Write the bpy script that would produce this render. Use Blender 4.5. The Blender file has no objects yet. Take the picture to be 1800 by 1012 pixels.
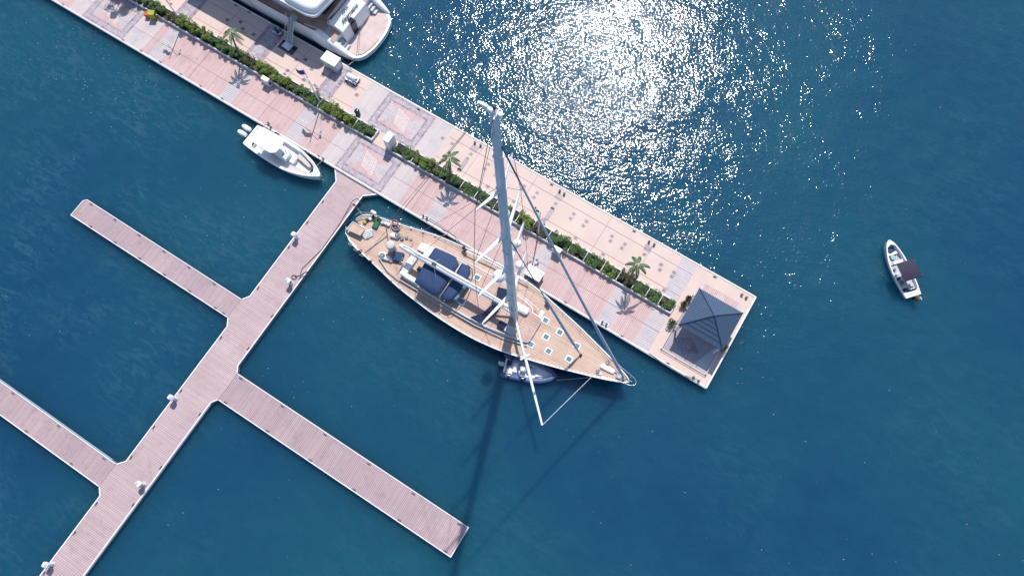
import bpy, math, random
from mathutils import Matrix, Vector
random.seed(7)
R_ = math.radians
PI = math.pi
sc = bpy.context.scene
col = sc.collection

# ------------------------------------------------------------------ camera, sky, sun, exposure
FPX, CZ = 1234.255, 70.8


def _rot(rx, ry, rz):
    return (Matrix.Rotation(rz, 3, 'Z') @ Matrix.Rotation(rx, 3, 'X') @ Matrix.Rotation(ry, 3, 'Y'))


CR = _rot(0.28134446, 0.00683622, 0.55546927)
cd = bpy.data.cameras.new('camera')
cam = bpy.data.objects.new('camera', cd)
col.objects.link(cam)
cam.matrix_world = Matrix.Translation((0, 0, CZ)) @ CR.to_4x4()
cd.sensor_width = 36
cd.lens = FPX / 1800 * 36
cd.clip_start = 0.5
cd.clip_end = 4000
sc.camera = cam

SUN_EL, SUN_AZ = R_(56.2), R_(110.6)      # azimuth counter-clockwise from +x
w = bpy.data.worlds.new('World')
sc.world = w
w.use_nodes = True
nt = w.node_tree
nt.nodes.clear()
sky = nt.nodes.new('ShaderNodeTexSky')
sky.sky_type = 'NISHITA'
sky.sun_disc = False
sky.sun_elevation = SUN_EL
sky.sun_rotation = R_(90) - SUN_AZ
sky.air_density = 1.0
sky.dust_density = 0.6
sky.ozone_density = 2.0
bg = nt.nodes.new('ShaderNodeBackground')
bg.inputs[1].default_value = 0.15
wo = nt.nodes.new('ShaderNodeOutputWorld')
nt.links.new(sky.outputs[0], bg.inputs[0])
nt.links.new(bg.outputs[0], wo.inputs[0])

sd = bpy.data.lights.new('sun', 'SUN')
sd.energy = 4.6
sd.angle = R_(0.55)
sd.color = (1.0, 0.965, 0.93)
sun = bpy.data.objects.new('sun', sd)
col.objects.link(sun)
sv = Vector((math.cos(SUN_EL) * math.cos(SUN_AZ), math.cos(SUN_EL) * math.sin(SUN_AZ), math.sin(SUN_EL)))
sun.rotation_euler = sv.to_track_quat('Z', 'Y').to_euler()
sun.location = sv * 200

sc.view_settings.view_transform = 'Standard'
sc.view_settings.look = 'None'
sc.view_settings.exposure = 0.15
sc.view_settings.gamma = 1
sc.view_settings.use_curve_mapping = False
sc.render.engine = 'CYCLES'
sc.cycles.max_bounces = 5
sc.cycles.caustics_reflective = False
sc.cycles.caustics_refractive = False
sc.cycles.sample_clamp_indirect = 4
sc.cycles.use_denoising = True
sc.cycles.pixel_filter_type = 'BLACKMAN_HARRIS'
sc.cycles.filter_width = 1.5


# ------------------------------------------------------------------ helpers
def at(px, py, z=0.8):
    """The world point at height z seen at a pixel of the 1800x1012 photograph."""
    d = CR @ Vector(((px - 900) / FPX, -(py - 506) / FPX, -1.0))
    t = (CZ - z) / -d.z
    return Vector((d.x * t, d.y * t, z))


class MB:
    def __init__(s):
        s.v = []
        s.f = []
        s.smooth = []

    def add(s, vs, fs, smooth=False):
        o = len(s.v)
        s.v += [tuple(p) for p in vs]
        s.f += [tuple(o + i for i in f) for f in fs]
        s.smooth += [smooth] * len(fs)
        return s

    def box(s, c, d, rz=0, tilt=0, bev=0):
        x, y, z = d[0] / 2, d[1] / 2, d[2] / 2
        if bev <= 0:
            vs = [(-x, -y, -z), (x, -y, -z), (x, y, -z), (-x, y, -z), (-x, -y, z), (x, -y, z), (x, y, z), (-x, y, z)]
            fs = [(0, 3, 2, 1), (4, 5, 6, 7), (0, 1, 5, 4), (1, 2, 6, 5), (2, 3, 7, 6), (3, 0, 4, 7)]
        else:
            b = bev
            vs = []
            for zz, k in ((-z, 0), (z - b, 0), (z, b)):
                vs += [(-x + b, -y + k, zz), (x - b, -y + k, zz), (x - k, -y + b, zz), (x - k, y - b, zz),
                       (x - b, y - k, zz), (-x + b, y - k, zz), (-x + k, y - b, zz), (-x + k, -y + b, zz)]
            fs = [tuple(range(7, -1, -1)), tuple(range(16, 24))]
            for l in (0, 8):
                fs += [(l + i, l + (i + 1) % 8, l + 8 + (i + 1) % 8, l + 8 + i) for i in range(8)]
        m = Matrix.Translation(Vector(c)) @ Matrix.Rotation(rz, 4, 'Z') @ Matrix.Rotation(tilt, 4, 'Y')
        return s.add([m @ Vector(p) for p in vs], fs)

    def prism(s, poly, z0, z1):
        n = len(poly)
        a = sum(poly[i][0] * poly[(i + 1) % n][1] - poly[(i + 1) % n][0] * poly[i][1] for i in range(n))
        if a < 0:
            poly = poly[::-1]
        vs = [(p[0], p[1], z0) for p in poly] + [(p[0], p[1], z1 if not callable(z1) else z1(p)) for p in poly]
        fs = [tuple(range(n - 1, -1, -1)), tuple(range(n, 2 * n))]
        fs += [(i, (i + 1) % n, n + (i + 1) % n, n + i) for i in range(n)]
        return s.add(vs, fs)

    def tube(s, pts, r, seg=6, cap=True):
        pts = [Vector(p) for p in pts]
        n = len(pts)
        rs = r if isinstance(r, (list, tuple)) else [r] * n
        vs = []
        up = Vector((0, 0, 1))
        for i, p in enumerate(pts):
            d = (pts[min(i + 1, n - 1)] - pts[max(i - 1, 0)]).normalized()
            a = up if abs(d.dot(up)) < 0.95 else Vector((1, 0, 0))
            u = d.cross(a).normalized()
            v = d.cross(u).normalized()
            for k in range(seg):
                t = 2 * PI * k / seg
                vs.append(p + (u * math.cos(t) + v * math.sin(t)) * rs[i])
        fs = []
        for i in range(n - 1):
            for k in range(seg):
                k2 = (k + 1) % seg
                fs.append((i * seg + k, i * seg + k2, (i + 1) * seg + k2, (i + 1) * seg + k))
        s.add(vs, fs, True)
        if cap:
            s.add(vs[:seg], [tuple(range(seg))])
            s.add(vs[-seg:], [tuple(range(seg - 1, -1, -1))])
        return s

    def ring(s, pts, r, seg=6):
        return s.tube(list(pts) + [pts[0]], r, seg, False)

    def lathe(s, c, prof, seg=16):
        vs = []
        for (r, z) in prof:
            for k in range(seg):
                t = 2 * PI * k / seg
                vs.append((c[0] + r * math.cos(t), c[1] + r * math.sin(t), c[2] + z))
        fs = []
        for i in range(len(prof) - 1):
            for k in range(seg):
                k2 = (k + 1) % seg
                fs.append((i * seg + k, i * seg + k2, (i + 1) * seg + k2, (i + 1) * seg + k))
        s.add(vs, fs, True)
        n = len(prof)
        if prof[-1][0] > 0.001:
            s.add(vs[(n - 1) * seg:], [tuple(range(seg))])
        return s

    def ball(s, c, r, sz=1.0, seg=14):
        prof = [(r * math.cos(t) + 1e-4, r * sz * math.sin(t)) for t in [R_(a) for a in range(-90, 91, 15)]]
        return s.lathe(c, prof, seg)

    def sheet(s, rows, smooth=True):
        n = len(rows[0])
        vs = [p for r in rows for p in r]
        fs = [(i * n + k, i * n + k + 1, (i + 1) * n + k + 1, (i + 1) * n + k) for i in range(len(rows) - 1) for k in range(n - 1)]
        return s.add(vs, fs, smooth)

    def leaf(s, p, d, n, l, wd):
        d = d.normalized()
        sd_ = d.cross(n).normalized() * wd
        return s.add([p - sd_ * .35, p + sd_ * .35, p + d * l * .6 + sd_, p + d * l, p + d * l * .6 - sd_], [(0, 1, 2, 3, 4)])

    def build(s, name, m, parent=None, loc=(0, 0, 0), rz=0):
        me = bpy.data.meshes.new(name)
        me.from_pydata(s.v, [], s.f)
        me.polygons.foreach_set('use_smooth', s.smooth)
        me.materials.append(m)
        me.update()
        o = bpy.data.objects.new(name, me)
        col.objects.link(o)
        o.location = loc
        o.rotation_euler = (0, 0, rz)
        if parent:
            o.parent = parent
        return o


def tag(o, label=None, cat=None, group=None, kind=None):
    if label:
        o['label'] = label
    if cat:
        o['category'] = cat
    if group:
        o['group'] = group
    if kind:
        o['kind'] = kind
    return o


def thing(name, label, cat, loc=(0, 0, 0), rz=0, group=None):
    o = bpy.data.objects.new(name, None)
    col.objects.link(o)
    o.empty_display_size = 0.3
    o.location = loc
    o.rotation_euler = (0, 0, rz)
    return tag(o, label, cat, group)


def copy_tree(o, parent=None):
    c = o.copy()
    col.objects.link(c)
    c.parent = parent
    for ch in list(o.children):
        copy_tree(ch, c)
    return c


def dup(o, loc, rz, label, group=None):
    c = copy_tree(o)
    c.location = loc
    c.rotation_euler = (0, 0, rz)
    c['label'] = label
    if group:
        c['group'] = group
    return c


class Frame:
    def __init__(s, o, a):
        s.o = Vector((o[0], o[1], 0))
        s.c, s.s = math.cos(a), math.sin(a)

    def w(s, p):
        x, y = p[0] - s.o.x, p[1] - s.o.y
        return Vector((x * s.c + y * s.s, -x * s.s + y * s.c, p[2]))

    def px(s, x, y, z):
        return s.w(at(x, y, z))


# ------------------------------------------------------------------ materials
def N(nt, t, **k):
    n = nt.nodes.new(t)
    for a, b in k.items():
        setattr(n, a, b)
    return n


def math_(nt, op, a, b=None):
    n = N(nt, 'ShaderNodeMath', operation=op)
    for i, x in enumerate((a, b)):
        if x is None:
            continue
        if isinstance(x, (int, float)):
            n.inputs[i].default_value = x
        else:
            nt.links.new(x, n.inputs[i])
    return n.outputs[0]


def mixc(nt, fac, a, b, mode='MIX'):
    n = N(nt, 'ShaderNodeMix', data_type='RGBA', blend_type=mode)
    for i, x in ((0, fac), (6, a), (7, b)):
        if isinstance(x, (int, float)):
            n.inputs[i].default_value = x
        elif isinstance(x, (tuple, list)):
            n.inputs[i].default_value = (*x[:3], 1)
        else:
            nt.links.new(x, n.inputs[i])
    return n.outputs[2]


def noise(nt, co, scale, detail=3, rough=0.55):
    n = N(nt, 'ShaderNodeTexNoise')
    n.inputs['Scale'].default_value = scale
    n.inputs['Detail'].default_value = detail
    n.inputs['Roughness'].default_value = rough
    nt.links.new(co, n.inputs['Vector'])
    return n.outputs[0]


def ramp(nt, x, a, b, lo=0.0, hi=1.0):
    n = N(nt, 'ShaderNodeMapRange')
    nt.links.new(x, n.inputs[0])
    n.inputs[1].default_value = a
    n.inputs[2].default_value = b
    n.inputs[3].default_value = lo
    n.inputs[4].default_value = hi
    return n.outputs[0]


def base_mat(name, rough=0.5, metal=0.0, spec=0.5):
    m = bpy.data.materials.new(name)
    m.use_nodes = True
    nt = m.node_tree
    b = nt.nodes['Principled BSDF']
    b.inputs['Roughness'].default_value = rough
    b.inputs['Metallic'].default_value = metal
    b.inputs['Specular IOR Level'].default_value = spec
    tc = N(nt, 'ShaderNodeTexCoord')
    return m, nt, b, tc.outputs['Object']


def mat(name, c, rough=0.5, metal=0.0, var=0.12, vs=1.3, bump=0.0, c2=None, spec=0.5, fine=9):
    m, nt, b, co = base_mat(name, rough, metal, spec)
    c2 = c2 or tuple(x * (1 - 2.2 * var) for x in c)
    a = noise(nt, co, vs, 4)
    f = noise(nt, co, fine, 3)
    k = math_(nt, 'ADD', math_(nt, 'MULTIPLY', ramp(nt, a, .3, .7), .6), math_(nt, 'MULTIPLY', ramp(nt, f, .3, .7), .4))
    nt.links.new(mixc(nt, k, c, c2), b.inputs['Base Color'])
    if bump:
        bp = N(nt, 'ShaderNodeBump')
        bp.inputs['Strength'].default_value = bump
        bp.inputs['Distance'].default_value = 0.03
        nt.links.new(f, bp.inputs['Height'])
        nt.links.new(bp.outputs[0], b.inputs['Normal'])
    return m


def plank_mat(name, c, c2, groove, per, axis, gw=0.16, var=0.25, rough=0.7, block=0.0, blen=3.0):
    m, nt, b, co = base_mat(name, rough, 0, .3)
    sx = N(nt, 'ShaderNodeSeparateXYZ')
    nt.links.new(co, sx.inputs[0])
    u = math_(nt, 'DIVIDE', sx.outputs[0 if axis == 'x' else 1], per)
    fr = math_(nt, 'FRACT', u)
    fl = math_(nt, 'FLOOR', u)
    wn = N(nt, 'ShaderNodeTexWhiteNoise', noise_dimensions='1D')
    nt.links.new(fl, wn.inputs['W'])
    g = math_(nt, 'LESS_THAN', fr, gw)
    big = noise(nt, co, 0.35, 4, .6)
    med = noise(nt, co, 2.6, 4, .65)
    k = math_(nt, 'ADD', math_(nt, 'MULTIPLY', wn.outputs[0], .45),
              math_(nt, 'ADD', math_(nt, 'MULTIPLY', ramp(nt, big, .3, .7), .35), math_(nt, 'MULTIPLY', ramp(nt, med, .3, .7), .3)))
    cc = mixc(nt, k, c, c2)
    if block:
        w2 = N(nt, 'ShaderNodeTexWhiteNoise', noise_dimensions='1D')
        nt.links.new(math_(nt, 'FLOOR', math_(nt, 'DIVIDE', math_(nt, 'ADD', sx.outputs[0 if axis == 'x' else 1], math_(nt, 'MULTIPLY', big, .8)), blen)), w2.inputs['W'])
        cc = mixc(nt, math_(nt, 'MULTIPLY', w2.outputs[0], block), cc, c2)
    # grime, and pale gull droppings
    cc = mixc(nt, ramp(nt, noise(nt, co, 4.5, 2, .5), .74, .77, 0, .55), cc, (.62, .60, .58))
    st = ramp(nt, noise(nt, co, .8, 7, .72), .52, .74, 0, .5)
    cc = mixc(nt, st, cc, tuple(x * .55 for x in c2))
    nt.links.new(mixc(nt, math_(nt, 'MULTIPLY', g, .8), cc, groove), b.inputs['Base Color'])
    return m


def cobble_mat(name, c, c2, scale):
    m, nt, b, co = base_mat(name, .75, 0, .3)
    v = N(nt, 'ShaderNodeTexVoronoi')
    v.inputs['Scale'].default_value = scale
    nt.links.new(co, v.inputs['Vector'])
    e = N(nt, 'ShaderNodeTexVoronoi', feature='DISTANCE_TO_EDGE')
    e.inputs['Scale'].default_value = scale
    nt.links.new(co, e.inputs['Vector'])
    s = N(nt, 'ShaderNodeSeparateColor')
    nt.links.new(v.outputs['Color'], s.inputs[0])
    k = math_(nt, 'ADD', math_(nt, 'MULTIPLY', s.outputs[0], .7), math_(nt, 'MULTIPLY', ramp(nt, noise(nt, co, 1.2, 4), .3, .7), .3))
    cc = mixc(nt, k, c, c2)
    cc = mixc(nt, math_(nt, 'MULTIPLY', math_(nt, 'LESS_THAN', e.outputs[0], .07), .6), cc, (.42, .36, .38))
    nt.links.new(cc, b.inputs['Base Color'])
    return m


def water_mat():
    m, nt, b, co = base_mat('sea_water', .085, 0, .5)
    b.inputs['IOR'].default_value = 1.33
    b.inputs['Subsurface Weight'].default_value = 1
    b.inputs['Subsurface Radius'].default_value = (.6, 1.3, 1.6)
    b.inputs['Subsurface Scale'].default_value = 2.6
    b.subsurface_method = 'BURLEY'
    big = noise(nt, co, 0.028, 4, .5)
    mid = noise(nt, co, 0.5, 5, .6)
    k = math_(nt, 'ADD', math_(nt, 'MULTIPLY', ramp(nt, big, .35, .65), .75), math_(nt, 'MULTIPLY', ramp(nt, mid, .3, .7), .25))
    cc = mixc(nt, k, (.006, .042, .095), (.008, .069, .100))
    # sky-lit ripples and drifting scum painted into the colour as streaks, strongest at left
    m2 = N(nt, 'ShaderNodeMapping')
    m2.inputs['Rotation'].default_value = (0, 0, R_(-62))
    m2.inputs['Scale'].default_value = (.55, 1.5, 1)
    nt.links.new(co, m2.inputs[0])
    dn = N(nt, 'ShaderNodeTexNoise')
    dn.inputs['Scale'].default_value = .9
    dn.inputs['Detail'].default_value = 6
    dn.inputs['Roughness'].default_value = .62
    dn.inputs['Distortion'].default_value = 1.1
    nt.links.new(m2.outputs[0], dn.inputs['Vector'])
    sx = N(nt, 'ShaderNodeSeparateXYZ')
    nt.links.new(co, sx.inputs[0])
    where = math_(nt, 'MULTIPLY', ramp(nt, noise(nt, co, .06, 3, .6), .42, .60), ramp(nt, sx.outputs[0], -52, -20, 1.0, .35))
    painted_ripples = math_(nt, 'MULTIPLY', ramp(nt, dn.outputs[0], .47, .60), where)
    cc = mixc(nt, math_(nt, 'MULTIPLY', painted_ripples, .62), cc, (.026, .088, .128))
    nt.links.new(cc, b.inputs['Base Color'])
    # wind waves: crests a little longer along one direction; calmer lee patches
    mp = N(nt, 'ShaderNodeMapping')
    mp.inputs['Rotation'].default_value = (0, 0, R_(-25))
    mp.inputs['Scale'].default_value = (1.0, 1.3, 1)
    nt.links.new(co, mp.inputs[0])
    n1 = noise(nt, mp.outputs[0], 0.35, 2, .5)
    n2 = noise(nt, mp.outputs[0], 3.0, 1.4, .5)
    calm = ramp(nt, noise(nt, co, .09, 3, .55), .35, .62, .62, 1.2)
    h = math_(nt, 'ADD', math_(nt, 'MULTIPLY', n1, .42), math_(nt, 'MULTIPLY', n2, .118))
    h = math_(nt, 'MULTIPLY', h, calm)
    # the pier shelters the basin on its near side, so the chop dies down there
    sp = N(nt, 'ShaderNodeSeparateXYZ')
    nt.links.new(co, sp.inputs[0])
    lee = math_(nt, 'MAXIMUM', ramp(nt, sp.outputs[1], 12, 28, .5, 1.0), ramp(nt, sp.outputs[0], 8, 40, .5, .85))
    h = math_(nt, 'MULTIPLY', h, lee)
    bp = N(nt, 'ShaderNodeBump')
    bp.inputs['Strength'].default_value = 1.0
    bp.inputs['Distance'].default_value = WAVE
    nt.links.new(h, bp.inputs['Height'])
    nt.links.new(bp.outputs[0], b.inputs['Normal'])
    return m


WAVE = 0.50
M = {}
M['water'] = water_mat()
M['cream'] = mat('cream_concrete', (.60, .47, .405), .8, var=.06, vs=.5, bump=.1, c2=(.52, .39, .34))
M['edge'] = mat('white_edge', (.74, .74, .76), .5, var=.07, vs=2)
M['conc'] = mat('float_concrete', (.30, .30, .31), .85, var=.15)
M['dark_under'] = mat('dark_underside', (.03, .035, .045), .8)
M['pink_x'] = plank_mat('pink_planks', (.60, .43, .395), (.46, .32, .305), (.29, .20, .205), .19, 'x', .26)
M['grey_y'] = plank_mat('grey_planks', (.54, .475, .47), (.44, .39, .395), (.24, .22, .25), .23, 'y', .24)
M['grey_flat'] = plank_mat('pale_grey_planks', (.54, .465, .45), (.45, .395, .385), (.39, .34, .345), .27, 'x')
M['gaz_planks'] = plank_mat('gazebo_planks', (.40, .33, .35), (.31, .27, .31), (.20, .18, .22), .27, 'x')
M['dock_x'] = plank_mat('dock_planks_across_finger', (.49, .36, .355), (.34, .25, .265), (.18, .13, .145), .18, 'x', .26, block=.55, blen=1.9)
M['dock_y'] = plank_mat('dock_planks_across_walkway', (.55, .41, .395), (.40, .295, .30), (.22, .16, .175), .18, 'y', .26, block=.4, blen=2.3)
M['cobble'] = cobble_mat('violet_grey_cobbles', (.40, .285, .32), (.17, .115, .155), 2.6)
M['cobble2'] = cobble_mat('pale_grey_cobbles', (.45, .41, .42), (.24, .215, .235), 3.2)
M['inlay'] = mat('white_inlay', (.62, .57, .56), .6, var=.06)
M['seam'] = mat('dark_seam', (.22, .16, .18), .8)
M['hatchgrey'] = mat('steel_cover', (.24, .20, .22), .5, .3, var=.25, vs=6)
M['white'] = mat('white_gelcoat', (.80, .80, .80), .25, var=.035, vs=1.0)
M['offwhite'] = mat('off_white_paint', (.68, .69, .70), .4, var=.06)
M['greywhite'] = mat('pale_grey_plastic', (.45, .47, .50), .5, var=.08)  # one even light grey for plinths, stairs and box bodies
M['alu'] = mat('mast_grey', (.66, .72, .80), .35, .0, var=.06)
M['sailgrey'] = mat('grey_sail_cover', (.50, .545, .63), .75, var=.12, vs=3)
M['steel'] = mat('polished_steel', (.65, .66, .68), .25, .9, var=.08)
M['wire'] = mat('dark_wire', (.16, .17, .21), .4, .5)
M['black'] = mat('black_rubber', (.02, .02, .025), .6)
M['navyhull'] = mat('navy_hull_paint', (.012, .02, .05), .2, var=.1)
M['navy'] = mat('navy_canvas', (.015, .045, .125), .8, var=.12, vs=1.6, bump=.25)
M['navy_d'] = mat('dark_navy_canvas', (.022, .019, .045), .8, var=.12, vs=2, bump=.2)
M['glass'] = mat('dark_glass', (.015, .025, .06), .08, var=.1)
M['hatchglass'] = mat('smoked_hatch_glass', (.14, .24, .30), .1, var=.15, vs=4)
M['teak'] = plank_mat('teak_deck', (.60, .43, .335), (.42, .29, .225), (.25, .16, .12), .24, 'y', .13, rough=.65)
M['teak_x'] = plank_mat('teak_across', (.60, .43, .32), (.44, .31, .24), (.27, .18, .15), .22, 'x', .14, rough=.65)
M['teak2'] = plank_mat('pale_pink_teak', (.57, .39, .31), (.39, .265, .22), (.25, .165, .14), .26, 'y', .14)
M['teak_pale'] = plank_mat('bleached_teak', (.62, .49, .45), (.50, .39, .37), (.36, .28, .27), .2, 'y', .14)
M['varnish'] = mat('varnished_cap_rail', (.28, .11, .08), .3, var=.2, vs=4)
M['rubberblue'] = mat('navy_inflatable_tube', (.075, .12, .25), .45, var=.1)
M['soil'] = mat('planter_soil', (.06, .04, .03), .9)
M['curb'] = mat('white_planter_wall', (.66, .66, .69), .6, var=.12, vs=3)
M['roofblue'] = mat('blue_grey_metal_roof', (.06, .105, .175), .5, .1, var=.08, vs=1.2)
M['roofrib'] = mat('dark_roof_rib', (.03, .055, .11), .4, .2)
M['rope'] = mat('pale_rope', (.50, .44, .36), .9)
M['rope_d'] = mat('dark_rope', (.05, .035, .06), .9)
M['rope_y'] = mat('yellow_rope', (.55, .38, .06), .9)
M['orange'] = mat('orange_plastic', (.62, .12, .04), .5)
M['red'] = mat('red_cloth', (.30, .03, .06), .8)
M['yellow'] = mat('yellow_plastic', (.36, .34, .03), .5)
M['green'] = mat('green_cover', (.005, .10, .06), .7)
M['blueflag'] = mat('blue_flag_cloth', (.02, .04, .28), .8)
M['trunk'] = mat('palm_bark', (.20, .15, .12), .9, var=.25, vs=8)
M['brownpot'] = mat('brown_pot', (.12, .07, .05), .7)
M['cushion'] = mat('beige_cushion', (.52, .47, .44), .8, var=.05)


def leafmat(name, c, c2, c3=None):
    m, nt, b, co = base_mat(name, .55, 0, .3)
    k = ramp(nt, noise(nt, co, 2.2, 3), .35, .65)
    f = ramp(nt, noise(nt, co, 14, 2), .3, .7)
    kk = math_(nt, 'ADD', math_(nt, 'MULTIPLY', k, .5), math_(nt, 'MULTIPLY', f, .5))
    cc = mixc(nt, kk, c, c2)
    if c3:
        cc = mixc(nt, math_(nt, 'MULTIPLY', ramp(nt, noise(nt, co, 7, 2), .55, .62), .9), cc, c3)
    nt.links.new(cc, b.inputs['Base Color'])
    return m


M['leaf_dark'] = leafmat('dark_green_leaves', (.03, .078, .026), (.12, .19, .05))
M['leaf_yel'] = leafmat('yellow_green_leaves', (.045, .10, .02), (.20, .25, .04))
M['leaf_red'] = leafmat('bougainvillea_leaves', (.03, .06, .02), (.09, .12, .04), (.26, .05, .07))
M['leaf_palm'] = leafmat('palm_leaves', (.022, .07, .03), (.09, .155, .06))
M['leaf_core'] = mat('hedge_inside_twigs', (.02, .032, .014), .9)

# ------------------------------------------------------------------ setting: sea
DZ = 0.8        # main pier deck height above the water
FZ = 0.6        # floating dock deck height
wb = MB()
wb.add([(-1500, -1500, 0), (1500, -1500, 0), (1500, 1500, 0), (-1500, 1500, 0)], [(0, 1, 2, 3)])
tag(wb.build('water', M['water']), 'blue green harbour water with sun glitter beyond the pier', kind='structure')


def rect(x0, x1, y0, y1):
    return [(x0, y0), (x1, y0), (x1, y1), (x0, y1)]


def inset_edge(mb, poly, wdt, z0, z1, open_edges=()):
    """a raised strip just inside each edge of a polygon"""
    n = len(poly)
    a = sum(poly[i][0] * poly[(i + 1) % n][1] - poly[(i + 1) % n][0] * poly[i][1] for i in range(n))
    if a < 0:
        poly = poly[::-1]
    P = [Vector((p[0], p[1])) for p in poly]
    ins = []
    for i in range(n):
        e0 = (P[i] - P[i - 1]).normalized()
        e1 = (P[(i + 1) % n] - P[i]).normalized()
        n0 = Vector((-e0.y, e0.x))
        n1 = Vector((-e1.y, e1.x))
        b = (n0 + n1)
        b = b / max(b.length_squared, .2) * 2 * wdt
        ins.append(P[i] + b)
    for i in range(n):
        j = (i + 1) % n
        if i in open_edges:
            continue
        mb.prism([P[i], P[j], ins[j], ins[i]], z0, z1)


# ------------------------------------------------------------------ docks
def dock(name, label, cat, poly, z, deckm, z_low=.12, edge_open=(), edge_w=.13):
    t = thing(name, label, cat)
    MB().prism(poly, z_low, z - .03).build('float_body', M['conc'], t)
    MB().prism(poly, z - .03, z).build('deck', deckm, t)
    e = MB()
    inset_edge(e, poly, edge_w, z + .002, z + .05, edge_open)
    e.build('edge_strip', M['edge'], t)
    return t


pier = thing('main_pier', 'wide tiled concrete pier with a planter strip down its middle', 'pier')
PX0, PX1, PY0, PY1 = -110.0, 10.8, 18.32, 29.38
pp = rect(PX0, PX1, PY0, PY1)
MB().prism(rect(PX0, PX1 - .12, PY0 + .12, PY1 - .12), -.4, .5).build('pier_body', M['dark_under'], pier)
MB().prism(pp, .42, DZ).build('pier_slab', M['cream'], pier)
e = MB()
inset_edge(e, pp, .10, DZ + .003, DZ + .06, ())
# darker fender board just below the rim of each side
e.box(((PX0 + PX1) / 2, PY0 - .04, DZ - .07), (PX1 - PX0, .07, .12))
e.box((PX1 + .04, (PY0 + PY1) / 2, DZ - .07), (.07, PY1 - PY0, .12))
e.build('edge_rim', M['edge'], pier)
M['edge2'] = mat('weathered_quay_edge', (.56, .52, .54), .6, var=.12, vs=2)
MB().box(((PX0 + PX1) / 2, PY1 + .04, DZ - .05), (PX1 - PX0, .07, .1)).build('quay_fender', M['edge2'], pier)

LY0, LY1 = 18.5, 22.98       # lower half, walking side
UY0, UY1 = 24.62, 29.2       # upper half, quay side


def panel(nm, m, x0, x1, y0, y1, lift=.004):
    return MB().prism(rect(x0, x1, y0, y1), DZ - .01, DZ + lift).build(nm, M[m], pier)


def mosaic(x0, x1, y0, y1, with_centre=True):
    bw = .85
    panel('pale_cobble_band', 'cobble2', x0, x1, y0, y1, .004)
    for (a, b, c, d) in ((x0, x1, y0, y0 + .2), (x0, x1, y1 - .2, y1), (x0, x0 + .2, y0 + .2, y1 - .2), (x1 - .2, x1, y0 + .2, y1 - .2),
                         (x0 + bw - .22, x1 - bw + .22, y0 + bw - .22, y0 + bw), (x0 + bw - .22, x1 - bw + .22, y1 - bw, y1 - bw + .22),
                         (x0 + bw - .22, x0 + bw, y0 + bw, y1 - bw), (x1 - bw, x1 - bw + .22, y0 + bw, y1 - bw)):
        panel('violet_cobble_line', 'cobble', a, b, c, d, .008)
    centre(x0 + bw, x1 - bw, y0 + bw, y1 - bw)


def centre(x0, x1, y0, y1, base='pink_x', lift=.008):
    panel('plank_square', base, x0, x1, y0, y1, lift)
    cx, cy = (x0 + x1) / 2, (y0 + y1) / 2
    for sx in (-1, 1):
        ex = x0 if sx < 0 else x1
        MB().prism([(ex, y0), (cx + sx * .35, cy), (ex, y1)], DZ, DZ + lift + .004).build('pale_wedge', M['grey_y'], pier)
    mb = MB()
    hx, hy = min(1.35, (x1 - x0) / 2 - .1), min(1.3, (y1 - y0) / 2 - .05)
    ax = Vector((-.72, .70))
    for k in range(4):
        f = 1 - k * .24
        # rhombus with its long diagonal from one corner of the square to the other
        a = Vector((-hx * .80, hy * .86)) * f
        b = Vector((hx * .42, hy * .5)) * f
        P = [a, b, -a, -b]
        P = [(cx + p.x, cy + p.y) for p in P]
        inset_edge(mb, P, .07, DZ + lift + .002, DZ + lift + .008)
    mb.build('diamond_inlay', M['inlay'], pier)


mosaic(-71.6, -65.4, LY0, LY1)
mosaic(-34.95, -28.85, LY0, LY1)
mosaic(-35.0, -28.7, UY0, UY1)
low = [(-110, -75.6, 'pink_x'), (-75.6, -73.6, 'pink_x'), (-73.6, -71.6, 'grey_flat'), (-65.4, -62.6, 'grey_flat'), (-62.6, -61.5, 'pink_x'), (-61.5, -59.8, 'grey_y'),
       (-59.8, -51.2, 'pink_x'), (-51.2, -49.5, 'grey_y'), (-49.5, -41.9, 'pink_x'), (-41.9, -40.1, 'grey_y'), (-40.1, -36.9, 'pink_x'),
       (-36.9, -34.95, 'grey_flat'), (-28.85, -26.6, 'grey_flat'), (-26.6, -23.2, 'pink_x'), (-23.2, -21.5, 'grey_y'), (-21.5, -10.95, 'pink_x'),
       (-10.95, -9.2, 'grey_y'), (-9.2, -1.95, 'pink_x'), (-1.95, -.3, 'grey_y'), (-.3, 2.4, 'pink_x'), (2.4, 4.15, 'grey_y')]
# the upper-left panel of each pair is wider at the mosaic ends, as in the photograph
for (a, b, m) in low:
    panel({'pink_x': 'pink_plank_panel', 'grey_y': 'grey_plank_panel', 'grey_flat': 'pale_plank_panel'}[m], m, a + .02, b - .02, LY0, LY1)
for (a, b, m) in [(-110, -73, 'pink_x'), (-37.4, -35.0, 'grey_flat'), (-28.7, -26.2, 'grey_flat'), (2.35, 4.15, 'grey_y')]:
    panel('upper_plank_panel', m, a, b, UY0, UY1)
for (a, b) in [(-62.5, -60.3), (-52.1, -49.7), (-42.2, -40.2)]:
    panel('cobble_strip', 'cobble', a, b, UY0, UY1)
    panel('cobble_strip_middle', 'cobble2', a + .45, b - .45, UY0, UY1, .009)
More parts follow.
